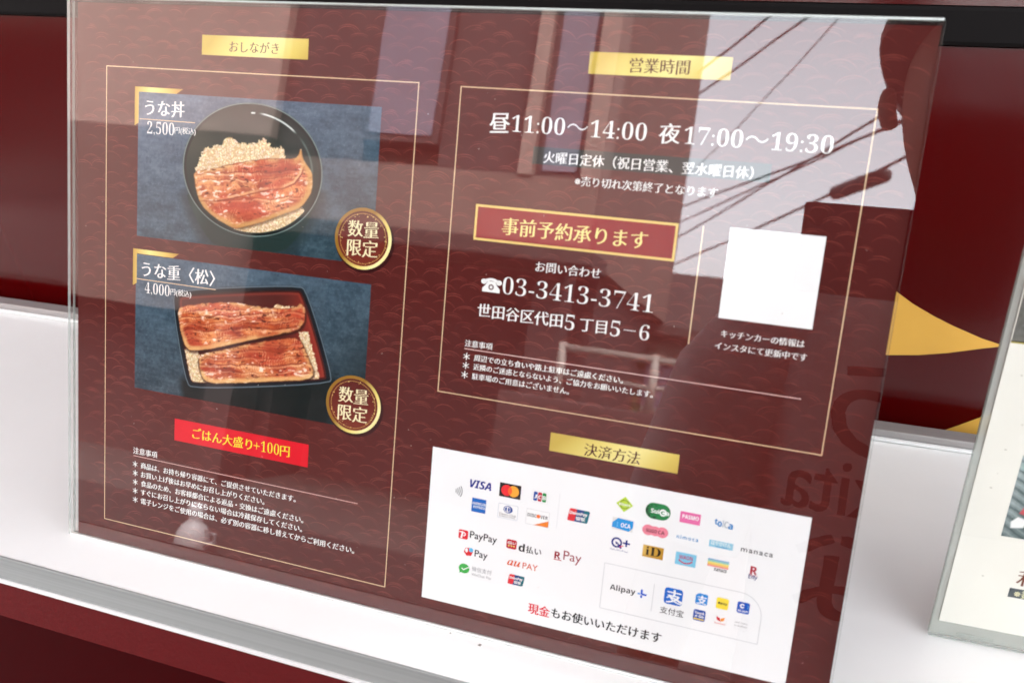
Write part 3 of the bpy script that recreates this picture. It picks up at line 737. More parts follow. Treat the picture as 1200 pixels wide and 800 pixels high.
def ldist(X, Y, P):
    d = np.full(X.shape, 1e9); side = np.zeros(X.shape)
    for (x0, y0), (x1, y1) in zip(P, P[1:]):
        ex, ey = x1 - x0, y1 - y0
        t = np.clip(((X - x0) * ex + (Y - y0) * ey) / (ex * ex + ey * ey), 0, 1)
        q = np.hypot(X - x0 - t * ex, Y - y0 - t * ey); s = np.sign(ex * (Y - y0) - ey * (X - x0))
        side = np.where(q < d, s, side); d = np.minimum(d, q)
    return d, side
def mixc(img, col, m):
    m = np.clip(m, 0, 1)[..., None]; img[...] = img * (1 - m) + np.array(col, float) * m
def chaikin(P, n=2):
    P = [np.array(p, float) for p in P]
    for _ in range(n):
        Q = []
        for a, b_ in zip(P, P[1:] + P[:1]): Q += [a * .75 + b_ * .25, a * .25 + b_ * .75]
        P = Q
    return [tuple(p) for p in P]
def sm(a, b_, x):
    t = np.clip((x - a) / (b_ - a), 0, 1); return t * t * (3 - 2 * t)
def soft(d, w=0.28): return np.clip(0.5 - d / (2 * w), 0, 1)
def slate(X, Y, top, bot, seed):
    t = (Y - Y.min()) / (Y.max() - Y.min()); u = (X - X.min()) / (X.max() - X.min())
    img = np.zeros(X.shape + (3,))
    w = np.clip(t * 0.8 + (1 - u) * 0.45 - 0.1, 0, 1)[..., None]
    img[...] = np.array(bot) * (1 - w) + np.array(top) * w
    n = vnoise(X + 0.6 * Y, Y * 1.5 - 0.3 * X, 9, seed) - 0.5
    n2 = vnoise(X, Y, 1.3, seed + 1, 2) - 0.5
    n3 = vnoise(X * 0.35 + Y * 0.2, Y * 2.2, 2.4, seed + 2, 2) - 0.5
    img += (n * 34 + n2 * 22 + n3 * 16)[..., None]
    sp = np.random.RandomState(seed + 3).rand(*X.shape)
    img += ((sp > 0.985) * 26.0)[..., None]
    return img
def clipped(img, mask, fn):
    keep = img.copy(); fn(); m = np.clip(mask, 0, 1)[..., None]; img[...] = keep * (1 - m) + img * m
def grains(img, X, Y, P, n, seed, pal, L=2.3, w=0.85, shade=None):
    r = np.random.RandomState(seed); P = np.array(P); lo = P.min(0); hi = P.max(0)
    x0, y0 = X[0, 0], Y[0, 0]; st = X[0, 1] - X[0, 0]
    cen = np.stack([lo[0] + r.rand(n * 4) * (hi[0] - lo[0]), lo[1] + r.rand(n * 4) * (hi[1] - lo[1])], 1)
    ok = pdist(cen[:, 0], cen[:, 1], P) < 0.25
    for cx, cy in cen[ok][:n]:
        a = r.rand() * 3.14; l = L * (0.7 + 0.5 * r.rand()) / 2; ww = w * (0.8 + 0.5 * r.rand()) / 2
        i0 = int((cy - l - 0.4 - y0) / st); i1 = int((cy + l + 0.4 - y0) / st) + 2; j0 = int((cx - l - 0.4 - x0) / st); j1 = int((cx + l + 0.4 - x0) / st) + 2
        i0 = max(i0, 0); j0 = max(j0, 0)
        xs = X[i0:i1, j0:j1]; ys = Y[i0:i1, j0:j1]
        if xs.size == 0: continue
        u = ((xs - cx) * math.cos(a) + (ys - cy) * math.sin(a)) / l; v = (-(xs - cx) * math.sin(a) + (ys - cy) * math.cos(a)) / ww
        q = np.sqrt(u * u + v * v)
        dark = np.clip((1.5 - q) / 0.5, 0, 1) * 0.36
        sub = img[i0:i1, j0:j1]
        mixc(sub, pal[0], dark)
        c = np.array(pal[1]) * (0.86 + 0.2 * r.rand()) + r.randn(3) * 4
        mixc(sub, c, np.clip((1.1 - q) / 0.35, 0, 1)); mixc(sub, pal[2], np.clip((0.5 - np.hypot(u, v - 0.25)) / 0.4, 0, 1) * 0.7)
def eel(img, X, Y, P, ang, seed, grooves, edge=(214, 166, 108), bands=None):
    """a glazed grilled fillet: long furrows, fine cross ribs, browned skin edge, glaze lights"""
    d = pdist(X, Y, P) + (vnoise(X, Y, 2.2, seed + 9, 2) - 0.5) * 0.9; m = soft(d, 0.3)
    ca, sa = math.cos(ang), math.sin(ang)
    U = X * ca + Y * sa; V = -X * sa + Y * ca
    V2 = V + (vnoise(X, Y, 9, seed) - 0.5) * 3.4
    n1 = vnoise(U * 0.30, V2 * 1.3, 2.6, seed + 1); n2 = vnoise(U, V, 1.5, seed + 2, 2); n3 = vnoise(U * .8, V, 10, seed + 3, 2); n4 = vnoise(U, V2, 4.5, seed + 4, 3)
    col = np.zeros(X.shape + (3,)); col[...] = (188, 88, 48)
    mixc(col, (222, 136, 82), sm(0.50, 0.74, n1)); mixc(col, (138, 46, 24), sm(0.50, 0.26, n1) * 0.9)
    mixc(col, (232, 172, 118), sm(0.5, 0.75, n3) * 0.55); mixc(col, (164, 58, 40), sm(0.48, 0.22, n3) * 0.6)
    mixc(col, (128, 44, 26), sm(0.42, 0.25, n4) * 0.55); mixc(col, (188, 66, 44), sm(0.5, 0.7, vnoise(U * .5, V2, 7, seed + 12, 2)) * 0.6)
    for off, wd, st in grooves:
        q = V2 - off
        mixc(col, (120, 38, 22), np.exp(-(q / wd) ** 2) * st * np.clip(0.2 + 1.5 * n4, 0, 1)); mixc(col, (242, 190, 144), np.exp(-((q + wd * 2.2) / (wd * 1.3)) ** 2) * np.clip(1.6 * n3 - .2, 0, 1) * 0.7)
    rib = np.sin(U * 4.0 + 2.4 * np.sin(V2 * 0.8) + 13 * n3 + 9 * n2)
    am = sm(0.45, 0.7, n4) * sm(.3, .6, n2)
    mixc(col, (246, 202, 160), np.clip(rib, 0, 1) ** 2 * 0.5 * am); mixc(col, (140, 52, 32), np.clip(-rib, 0, 1) ** 2 * 0.34 * (0.4 + am))
    e = np.clip(-d, 0, 9)
    low = sm(3.2, 0.6, e) * sm(0.42, 0.66, vnoise(X, Y, 6, seed + 7, 2) + 0.06)
    mixc(col, edge, low * 0.7); mixc(col, (104, 52, 28), sm(0.7, 0.0, e) * (0.35 + 0.6 * n2))
    gl = vnoise(U * 0.45, V2 * 1.1, 1.3, seed + 5, 2)
    mixc(col, (255, 232, 214), sm(0.62, 0.80, gl) * 0.8 * sm(0.42, 0.66, n3 + 0.06)); mixc(col, (84, 28, 16), sm(0.30, 0.14, gl) * 0.8)
    sk = np.random.RandomState(seed + 6).rand(*X.shape); mixc(col, (70, 26, 14), (sk > 0.988) * 0.6)
    mm = m[..., None]; img[...] = img * (1 - mm) + col * mm
def print_mesh(name, x0, y0, x1, y1, st, fn, h, parent, mask=None):
    nx = int((x1 - x0) / st); ny = int((y1 - y0) / st)
    xs = np.linspace(x0, x1, nx + 1); ys = np.linspace(y0, y1, ny + 1); X, Y = np.meshgrid(xs, ys)
    img = np.clip(fn(X, Y), 0, 255) / 255.0
    im = np.where(img <= 0.04045, img / 12.92, ((img + 0.055) / 1.055) ** 2.4) * 0.9
    V = np.stack([X.ravel() * .001, Y.ravel() * .001, np.full(X.size, h * .001)], 1)
    idx = np.arange(X.size).reshape(X.shape)
    F = np.stack([idx[:-1, :-1].ravel(), idx[:-1, 1:].ravel(), idx[1:, 1:].ravel(), idx[1:, :-1].ravel()], 1)
    me = bpy.data.meshes.new(name); me.vertices.add(len(V)); me.vertices.foreach_set('co', V.ravel())
    me.loops.add(F.size); me.loops.foreach_set('vertex_index', F.ravel().astype(np.int32)); me.polygons.add(len(F))
    me.polygons.foreach_set('loop_start', np.arange(0, F.size, 4, dtype=np.int32)); me.update(calc_edges=True)
    at = me.color_attributes.new('print', 'FLOAT_COLOR', 'POINT')
    at.data.foreach_set('color', np.concatenate([im.reshape(-1, 3), np.ones((X.size, 1))], 1).ravel())
    me.materials.append(M_photo)
    o = bpy.data.objects.new(name, me); return link(o, parent)
M_photo = attr_mat('photo_print')
(BXL, BYL), (BXR, BYR), (BXT, BYT), (BXB, BYB), _c = D['bowl']
bcx, bcy, brx, bry = (BXL + BXR) / 2, (BYT + BYB) / 2, (BXR - BXL) / 2, (BYT - BYB) / 2
RICE = ((166, 122, 80), (240, 216, 176), (255, 248, 228))
for _k in ('rice1', 'rice1b', 'eel1', 'eel2', 'eel3', 'bowlbody', 'box', 'boxin'): D[_k] = chaikin(D[_k], 2)
def paint1(X, Y):
    img = slate(X, Y, (86, 103, 122), (42, 64, 74), 3)
    # bowl wall below the rim and its dark surroundings
    body = pdist(X, Y, D['bowlbody']); mixc(img, (22, 36, 36), sm(7, -1, pdist(X, Y + 2, D['bowlbody'])) * 0.55)
    mixc(img, (26, 46, 44), soft(body, 0.5)); mixc(img, (64, 88, 84), soft(body, .5) * np.exp(-((X - BXL - 8) / 5) ** 2) * 0.35)
    q = np.hypot((X - bcx) / brx, (Y - bcy) / bry); d = (q - 1) * brx
    mixc(img, (18, 36, 34), soft(d)); mixc(img, (168, 190, 184), np.exp(-((d + 0.35) / 0.30) ** 2) * 0.85); mixc(img, (6, 14, 14), np.exp(-((d + 1.5) / 0.8) ** 2) * 0.9)
    ins = soft(d + 2.2)
    mixc(img, (14, 36, 32), ins); mixc(img, (6, 18, 16), ins * sm(0.4, 1.0, (Y - bcy) / bry) * 0.7)
    mixc(img, (66, 66, 52), ins * sm(0.2, 1.0, (bcx - X) / brx) * sm(-0.2, 0.4, (Y - bcy) / bry) * 0.6)
    ang = np.degrees(np.arctan2((Y - bcy) / bry, (X - bcx) / brx))
    arc = np.exp(-((q - 0.86) / 0.012) ** 2) * (sm(42, 50, ang) * sm(86, 78, ang)); mixc(img, (236, 246, 242), arc)
    mixc(img, (236, 246, 242), np.exp(-((q - 0.855) / 0.012) ** 2) * sm(87, 88, ang) * sm(92, 91, ang))
    mixc(img, (120, 140, 134), np.exp(-((q - 0.86) / 0.014) ** 2) * sm(-10, 10, ang) * sm(45, 30, ang) * 0.6)
    for P, n, s in ((D['rice1'], 800, 4), (D['rice1b'], 300, 5)):
        clipped(img, soft(d + 2.6), lambda: (mixc(img, (210, 176, 130), soft(pdist(X, Y, P), 0.4)), grains(img, X, Y, P, n, s, RICE)))
    sh = pdist(X, Y + 0.9, D['eel1']); mixc(img, (60, 34, 18), sm(1.2, -0.4, sh) * 0.55 * soft(d + 3))
    # rice only inside the bowl
    ca = R(8)
    a = math.radians(7)
    vs = [-math.sin(a) * x + math.cos(a) * y for x, y in D['split1']]
    eel(img, X, Y, D['eel1'], a, 21, [(np.mean(vs) + 8.5, 0.4, 0.75), (np.mean(vs) + 5.2, 0.3, 0.6), (np.mean(vs) - 5.0, 0.35, 0.6), (np.mean(vs) + 12.5, 0.3, 0.4)])
    dl, side = ldist(X, Y, D['split1']); em = soft(pdist(X, Y, D['eel1']))
    nn = vnoise(X, Y, 4, 77, 2); mixc(img, (236, 186, 134), np.exp(-((dl - 0.9) / 0.8) ** 2) * (side > 0) * em * np.clip(1.7 * nn - .2, 0, 1) * 0.8); mixc(img, (112, 34, 18), np.exp(-(dl / 0.38) ** 2) * em * np.clip(.3 + nn, 0, 1) * .9)
    # pale underside skin along the lower right edge
    ed = pdist(X, Y, D['eel1']); mixc(img, (196, 146, 84), sm(-3.2, -1.0, ed) * em * sm(bcy - 4, bcy - 20, Y + 0.25 * (X - bcx) * 0) * 0.8)
    mixc(img, (196, 146, 84), sm(-5, -1.5, ed) * em * sm(bcx + 18, bcx + 30, X) * 0.7)
    return img
def paint2(X, Y):
    img = slate(X, Y, (70, 90, 106), (38, 56, 64), 9)
    mixc(img, (10, 20, 22), sm(5, -1, pdist(X, Y, D['boxside'])) * 0.85)
    mixc(img, (8, 22, 22), soft(pdist(X, Y, D['boxside']), 0.5))
    u = (X - X.min()) / (X.max() - X.min()); mixc(img, (14, 30, 34), sm(0.66, 0.9, u - 0.35 * (Y - Y.min()) / (Y.max() - Y.min())) * 0.5)
    d = pdist(X, Y, D['box']) - 0.4; mixc(img, (14, 20, 26), soft(d, .35)); mixc(img, (120, 140, 152), np.exp(-((d + 0.4) / 0.3) ** 2) * 0.85)
    di = pdist(X, Y, D['boxin']); mixc(img, (74, 22, 18), soft(di, .3))
    mixc(img, (132, 40, 30), soft(di, .3) * sm(0.62, 0.8, u)); mixc(img, (150, 60, 46), soft(di, .3) * np.exp(-((di + 1.6) / 0.7) ** 2) * 0.5); mixc(img, (34, 10, 8), soft(di, .3) * np.exp(-((di + 0.4) / 0.5) ** 2) * 0.8)
    for P, n, s in ((D['rice2a'], 150, 14), (D['rice2b'], 150, 15), (D['rice2c'], 24, 16)):
        clipped(img, soft(di + 0.5), lambda: (mixc(img, (210, 176, 130), soft(pdist(X, Y, P), 0.4)), grains(img, X, Y, P, n, s, RICE)))
    for P, s, a in ((D['eel3'], 41, R(8)), (D['eel2'], 31, R(9))):
        mixc(img, (40, 14, 8), sm(1.3, -0.3, pdist(X - 0.3, Y + 0.9, P)) * 0.7 * soft(di, .3))
        vs = [-math.sin(a) * x + math.cos(a) * y for x, y in P]; lo, hi = min(vs), max(vs)
        eel(img, X, Y, P, a, s, [(lo + (hi - lo) * f, w, st) for f, w, st in ((0.42, 0.45, 0.8), (0.57, 0.3, 0.55), (0.72, 0.4, 0.7), (0.84, 0.3, 0.5), (0.27, 0.25, 0.35))])
        ed = pdist(X, Y, P); em = soft(ed); V = -math.sin(a) * X + math.cos(a) * Y
        mixc(img, (226, 176, 112), sm(-3.4, -1.2, ed) * em * sm(lo + (hi - lo) * 0.36, lo + (hi - lo) * 0.2, V) * 0.75)
    return img
PHOTO1 = (44.9, 181.3, 187.0, 257.2); PHOTO2 = (44.5, 96.3, 187.0, 171.5)
ph1 = print_mesh('food_photo', *PHOTO1, 0.3, paint1, 0.06, sheet); ph1['label'] = 'photo of grilled eel on rice in a round black bowl'
ph2 = print_mesh('food_photo', *PHOTO2, 0.3, paint2, 0.06, sheet); ph2['label'] = 'photo of two eel fillets on rice in a lacquer box'

BRK = ramp_mat('gold_bracket', [(0.0, (200, 158, 66)), (0.35, (246, 228, 140)), (0.7, (226, 190, 100)), (1.0, (186, 140, 60))], rough=0.35)
for (cx, cy), (ex, _), (_, ey) in (D['br1'], D['br2']):
    t = 2.5; a = Art()
    a.poly([(cx, cy), (ex, cy), (ex - t * 1.6, cy - t), (cx + t, cy - t), (cx + t, ey + t * 0.6), (cx, ey)], BRK, 0.10); a.build('corner_bracket', sheet)
def lettering(parent, *items, name='lettering'):
    t = Art()
    for it in items:
        s, k, m = it[:3]; sty = it[3] if len(it) > 3 else BRUSH; sv = it[4] if len(it) > 4 else 1.0
        x0, x1, yy = D2(k) if isinstance(k, str) else k
        t.text(s, x0, x1, yy, m, 0.20, sty, sv)
    return t.build(name, parent)
def num(s): return ''.join(SERIF.get(c, c) for c in s)
def hair(parent, k, w, m):
    (x0, y0), (x1, y1) = D[k][:2]; a = Art(); a.line([(x0, (y0 + y1) / 2), (x1, (y0 + y1) / 2)], w, m, 0.18); return a.build('rule', parent)
lettering(ph1, (TXT['t_una'], 't_una', I_white, BRUSHB)); lettering(ph1, (num('2,500'), 't_2500', I_white, NUM, 1.25), ('円(税込)', 't_yen1', I_white, BRUSHB)); hair(ph1, 'hl1', 0.35, I_line)
lettering(ph2, (TXT['t_unaju'], 't_unaju', I_white, BRUSHB)); lettering(ph2, (num('4,000'), 't_4000', I_white, NUM, 1.25), ('円(税込)', 't_yen2', I_white, BRUSHB)); hair(ph2, 'hl2', 0.35, I_line)

# round "limited quantity" seals
RIM = ramp_mat('gold_seal_rim', [(0.0, (150, 110, 40)), (0.3, (238, 214, 120)), (0.5, (255, 244, 176)), (0.7, (214, 172, 82)), (1.0, (160, 116, 44))], rough=0.3, angle=R(35))
SEAL = ramp_mat('seal_red', [(0.0, (120, 48, 34)), (0.5, (104, 34, 26)), (1.0, (84, 26, 22))], axis=1, rough=0.4)
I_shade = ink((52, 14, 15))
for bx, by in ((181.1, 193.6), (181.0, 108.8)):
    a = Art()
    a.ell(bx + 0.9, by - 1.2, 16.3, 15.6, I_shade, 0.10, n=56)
    a.ell(bx, by, 15.6, 15.2, RIM, 0.14, n=64)
    s = a.build('limited_seal', sheet)
    a = Art(); a.ell(bx, by, 13.9, 13.6, SEAL, 0.18, n=56); a.ring(bx, by, 12.5, 12.75, ink((196, 150, 84)), 0.2, n=56, sy=0.98)
    for k in range(46):
        t = rnd.uniform(0, 360); rr = rnd.uniform(11.2, 13.2); sz = rnd.choice((0.12, 0.16, 0.25)); a.ell(bx + rr * math.cos(R(t)), by + rr * math.sin(R(t)) * .98, sz, sz, ink((240, 206, 130)), 0.21, n=6)
    a.build('seal_face', s)
    a = Art(); a.text('数量', bx - 8.4, bx + 8.4, by + 4.6, I_cream, 0.26, BRUSH, 1.02); a.text('限定', bx - 8.4, bx + 8.4, by - 4.8, I_cream, 0.26, BRUSH, 1.02); a.build('lettering', s)

# large-portion label and notes, left page
o = label((71.9, 70.5, 156.5, 83.0), 'portion_label', ink((222, 22, 40)), 0.09)
lettering(o, ('ごはん大盛り', (D['t_red'][0][0], D['t_red'][0][0] + 38.2, D2('t_red')[2]), ink((255, 226, 60)), BRUSHB), ('+' , (D['t_red'][0][0] + 39.2, D['t_red'][0][0] + 43.0, D2('t_red')[2]), ink((255, 226, 60)), NUM),
          (num('100'), (D['t_red'][0][0] + 43.8, D['t_red'][0][0] + 55.0, D2('t_red')[2] + 0.3), ink((255, 226, 60)), NUM, 1.18), ('円', (D['t_red'][0][0] + 55.6, D['t_red'][1][0], D2('t_red')[2]), ink((255, 226, 60)), BRUSHB))
NOTE = (0.004, -0.004, 0.06, 0.004, 0.036, 2)
def note(parent, k):
    s = TXT[k]; x0, x1, yy = D2(k); t = Art()
    t.text(s[0], x0, x0 + 3.3, yy, I_white, 0.2, NOTE); t.text(s[1:], x0 + 5.6, x1, yy, I_white, 0.2, NOTE); return t.build('note_line', parent)
nl = lettering(sheet, (TXT['t_nL'], 't_nL', I_white, NOTE), name='notice_title'); hair(nl, 'hlL', 0.4, ink((226, 176, 170)))
for k in ('t_l1', 't_l2', 't_l3', 't_l4', 't_l5'): note(nl, k)

# opening hours, right page
hr = lettering(sheet, (TXT['t_noon'], 't_noon', I_white, BRUSHB), (num(TXT['t_h1']), 't_h1', I_white, NUM), (TXT['t_night'], 't_night', I_white, BRUSHB), (num(TXT['t_h2']), 't_h2', I_white, NUM), name='opening_hours')
o = label((264.5, 236.4, 369.3, 244.2), 'holiday_bar', ink((46, 50, 48)), 0.09); lettering(o, (TXT['t_tue'], 't_tue', I_white, BRUSH))
lettering(sheet, (TXT['t_sold'], 't_sold', I_white, BRUSH), name='sold_out_note')
a = Art(); a.rect(239.0, 199.2, 333.8, 215.9, ink((236, 206, 120)), 0.08); o = a.build('booking_banner', sheet)
a = Art(); a.rect(240.1, 200.3, 332.7, 214.8, ink((142, 17, 28)), 0.12); a.build('banner_field', o)
t = Art(); t.text(TXT['t_ban'], *D2('t_ban'), ink((255, 232, 150)), 0.2, BRUSH); t.build('lettering', o)
lettering(sheet, (TXT['t_inq'], 't_inq', I_white, BRUSH), name='inquiry_line')
# telephone line with a solid handset sign
ph = lettering(sheet, (num(TXT['t_tel']), 't_tel', I_white, (-0.022, -0.018, 0, 0)), name='phone_number')
tx0, tx1, ty = D2('t_telsym'); a = Art(); w = tx1 - tx0; cx = (tx0 + tx1) / 2
a.ring(cx, ty - 1.4, w * 0.40, w * 0.56, I_white, 0.2, 35, 145, 16, 0.78); a.ell(tx0 + w * .1, ty + 0.9, w * .15, w * .13, I_white, 0.2, n=14); a.ell(tx1 - w * .1, ty + 0.9, w * .15, w * .13, I_white, 0.2, n=14)
a.poly([(cx - w * .20, ty + 1.3), (cx + w * .20, ty + 1.3), (cx + w * .30, ty - 0.6), (cx + w * .46, ty - 2.2), (cx + w * .46, ty - 3.9), (cx - w * .46, ty - 3.9), (cx - w * .46, ty - 2.2), (cx - w * .30, ty - 0.6)], I_white, 0.2)
a.ring(cx, ty - 1.5, 0.75, 1.35, ink(C_RED), 0.24, n=20); a.build('telephone_symbol', ph)
lettering(sheet, ('世田谷区代田', (D['t_addr'][0][0], 286.2, D2('t_addr')[2]), I_white, BRUSHB), (num('5'), (287.6, 292.0, D2('t_addr')[2]), I_white, NUM), ('丁目', (294.6, 307.2, D2('t_addr')[2] - .3), I_white, BRUSHB), (num('5'), (309.0, 313.4, D2('t_addr')[2]), I_white, NUM), ('－', (315.2, 320.6, D2('t_addr')[2]), I_white, NUM), (num('6'), (322.4, 326.8, D2('t_addr')[2]), I_white, NUM), name='address_line')
nr = lettering(sheet, (TXT['t_nR'], 't_nR', I_white, NOTE), name='notice_title'); hair(nr, 'hlR', 0.4, ink((236, 196, 190)))
for k in ('t_r1', 't_r2', 't_r3'): note(nr, k)
a = Art(); a.rect(344.3, 163.7, 344.8, 215.9, I_line, 0.08); a.build('divider_rule', sheet)
a = Art(); a.rect(355.9, 177.0, 395.1, 216.4, ink((250, 250, 250)), 0.09); o = a.build('white_code_card', sheet, 'blank white square card printed on the menu')
lettering(sheet, (TXT['t_k1'], 't_k1', I_white, BRUSHB), (TXT['t_k2'], 't_k2', I_white, BRUSHB), name='update_note')
# ---- white payment panel with its marks
a = Art(); a.rect(226.6, 13.8, 407.0, 94.7, ink((246, 247, 248)), 0.09); panel = a.build('payment_panel', sheet)
HL = 0.14
def bb(k):
    xs = [p[0] for p in D[k]]; ys = [p[1] for p in D[k]]
    if len(D[k]) == 4: return (D[k][0][0] + D[k][3][0]) / 2, (D[k][2][1] + D[k][3][1]) / 2, (D[k][1][0] + D[k][2][0]) / 2, (D[k][0][1] + D[k][1][1]) / 2
    return D[k][0]
def logo(fn, lab=None):
    a = Art(); fn(a); return a.build('payment_mark', panel, lab)
B_ = lambda r, g, b_: ink((r, g, b_))
grey = B_(222, 224, 227); dk = B_(30, 34, 40); navy = B_(24, 40, 130)
def f(a):
    x, y = bb('b_nfc')
    for k in range(4): a.ring(x - 2.6, y, 1.2 + 1.05 * k, 1.6 + 1.05 * k, B_(96, 98, 102), HL, -38, 38, 10)
logo(f, 'grey contactless waves symbol')
logo(lambda a: a.text(sans_bold_it('VISA'), *D2('t_visa'), B_(28, 44, 140), HL, HEAVY, 1.0), 'dark blue slanted letters')
def f(a):
    x0, y0, x1, y1 = bb('b_mc'); a.rect(x0, y0, x1, y1, B_(20, 22, 26), HL); cx, cy = (x0 + x1) / 2, (y0 + y1) / 2
    a.ell(cx - 1.75, cy, 2.8, 2.8, B_(232, 30, 40), HL + .03); a.ell(cx + 1.75, cy, 2.8, 2.8, B_(246, 168, 46), HL + .05)
    a.poly([(cx - 1.75 + 2.8 * math.cos(R(t)), cy + 2.8 * math.sin(R(t))) for t in range(-51, 52, 6)] + [(cx + 1.75 - 2.8 * math.cos(R(t)), cy + 2.8 * math.sin(R(t))) for t in range(-51, 52, 6)], B_(244, 96, 34), HL + .07)
logo(f, 'overlapping red and orange discs on a black card')
def f(a):
    x0, y0, x1, y1 = bb('b_jcb'); a.rect(x0, y0, x1, y1, grey, HL, 0.8); a.rect(x0 + .15, y0 + .15, x1 - .15, y1 - .15, B_(250, 250, 250), HL + .02, .7)
    w = (x1 - x0 - 1.6) / 3
    for i, (c, l) in enumerate(((B_(24, 76, 160), 'J'), (B_(190, 26, 54), 'C'), (B_(24, 140, 66), 'B'))):
        u = x0 + .8 + w * i; a.rect(u + .12, y0 + .8, u + w - .12, y1 - .8, c, HL + .04, .5)
        a.text(sans_bold(l), u + .35, u + w - .35, (y0 + y1) / 2 - .1, B_(250, 250, 250), HL + .07, PLAIN, height=1.9)
logo(f, 'blue, red and green bars')
def f(a):
    x0, y0, x1, y1 = bb('b_amex'); a.rect(x0, y0, x1, y1, B_(22, 104, 190), HL)
    a.text(sans_bold('AMERICAN'), x0 + .2, x1 - .2, (y0 + y1) / 2 + .9, B_(240, 246, 252), HL + .03, PLAIN, height=1.35); a.text(sans_bold('EXPRESS'), x0 + 1.0, x1 - .1, (y0 + y1) / 2 - .9, B_(240, 246, 252), HL + .03, PLAIN, height=1.35)
logo(f, 'blue square with two lines of white letters')
def f(a):
    x0, y0, x1, y1 = bb('b_diners'); a.rect(x0, y0, x1, y1, B_(176, 192, 208), HL, .5); a.rect(x0 + .2, y0 + .2, x1 - .2, y1 - .2, B_(250, 250, 250), HL + .02, .4)
    cx, cy = (x0 + x1) / 2, y1 - 2.6; a.ell(cx, cy, 2.4, 1.9, B_(20, 70, 150), HL + .04); a.ell(cx - .35, cy, 1.6, 1.5, B_(250, 250, 250), HL + .06)
    a.ell(cx - .35, cy, 1.25, 1.15, B_(20, 70, 150), HL + .08, 100, 260); a.ell(cx - .25, cy, 1.25, 1.15, B_(20, 70, 150), HL + .08, -80, 80)
    a.text('Diners Club', x0 + .9, x1 - .9, y0 + 2.2, dk, HL + .04, PLAIN, 1.0); a.text('INTERNATIONAL', x0 + .9, x1 - .9, y0 + 1.0, B_(70, 76, 90), HL + .04, PLAIN, .9)
logo(f, 'white card with a blue round emblem')
def f(a):
    x0, y0, x1, y1 = bb('b_disc'); a.rect(x0, y0, x1, y1, B_(190, 194, 198), HL, .3); a.rect(x0 + .15, y0 + .15, x1 - .15, y1 - .15, B_(250, 250, 250), HL + .02)
    a.poly([(x0 + 4.2, y0 + .15), (x1 - .15, y0 + .15), (x1 - .15, y0 + 3.4), (x1 - 2, y0 + 2.6), (x1 - 5, y0 + 1.2)], B_(240, 130, 40), HL + .04)
    ym = (y0 + y1) / 2 + .9; w = x1 - x0
    a.text(sans_bold('DISC'), x0 + .7, x0 + w * .46, ym, dk, HL + .05, PLAIN, height=1.75); a.ell(x0 + w * .535, ym, .95, .95, B_(240, 112, 36), HL + .06); a.text(sans_bold('VER'), x0 + w * .62, x1 - .7, ym, dk, HL + .05, PLAIN, height=1.75)
logo(f, 'white card with an orange corner')
def union(k):
    def f(a):
        x0, y0, x1, y1 = bb(k); w = x1 - x0; s = .14
        a.rect(x0, y0, x1, y1, B_(0, 110, 124), HL, .8, s); a.rect(x0, y0, x0 + w * .72, y1, B_(20, 66, 130), HL + .02, .8, s); a.rect(x0, y0, x0 + w * .36, y1, B_(220, 36, 50), HL + .04, .8, s)
        a.text(sans_bold_it('UnionPay'), x0 + .9, x1 - .3, y0 + (y1 - y0) * .64, B_(250, 250, 250), HL + .07, HEAVY, height=(y1 - y0) * .34); a.text('银联', x0 + w * .42, x0 + w * .88, y0 + (y1 - y0) * .28, B_(250, 250, 250), HL + .07, HEAVY, height=(y1 - y0) * .30)
    return f
logo(union('b_up'), 'larger slanted red, blue and teal card'); logo(union('b_up2'), 'smaller slanted red, blue and teal card')
a = Art(); (x0, y0), (x1, y1) = D['b_div']; a.rect(x0 - .1, min(y0, y1), x0 + .1, max(y0, y1), grey, HL); a.build('divider_rule', panel)
def f(a):
    x0, y0, x1, y1 = bb('b_pp'); a.rect(x0, y0, x1, y1, B_(226, 28, 46), HL, .8); w = x1 - x0; h = y1 - y0
    a.line([(x0 + w * .30, y0 + .3), (x0 + w * .42, y0 + h * .72)], [.9, .9], B_(250, 250, 250), HL + .03); a.ring(x0 + w * .45, y0 + h * .55, 1.0, 1.6, B_(250, 250, 250), HL + .03, -80, 100, 14, .75); a.line([(x0 + .2, y1 - 1.3), (x0 + w * .45, y1 - 1.0)], .5, B_(250, 250, 250), HL + .03)
    a.text('PayPay', *D2('t_paypay'), B_(24, 26, 32), HL, (0.012, 0.012, 0, 0))
logo(f, 'red rounded square beside black letters')
def f(a):
    x0, y0, x1, y1 = bb('b_dp'); a.rect(x0, y0, x1, y1, B_(190, 18, 46), HL, 1.0); w = x1 - x0
    a.text('d払い', x0 + .5, x1 - .5, (y0 + y1) / 2 + .8, B_(250, 250, 250), HL + .03, HEAVY, height=1.7)
    for i in range(3): a.ell(x0 + w * (.25 + .25 * i), y0 + 1.5, .45, .45, B_(246, 214, 120), HL + .03, n=12)
    t0, t1, ty = D2('t_dpay'); a.text(sans_bold('d'), t0, t0 + 3.0, ty + .1, dk, HL, HEAVY, height=4.2); a.text('払い', t0 + 3.8, t1, ty - .2, dk, HL, HEAVY)
logo(f, 'crimson rounded square beside black letters')
def f(a):
    x0, x1, yy = D2('t_rr'); a.text(sans_bold('R'), x0, x0 + 2.9, yy + .2, B_(150, 14, 34), HL, HEAVY, height=3.6); a.line([(x0 - .3, yy - 2.1), (x0 + 3.6, yy - 2.1), (x0 + 3.2, yy - 2.5)], [.5, .4, .1], B_(190, 30, 50), HL)
    a.text('Pay', *D2('t_rpay'), B_(150, 26, 44), HL, PLAIN)
logo(f, 'dark red letters')
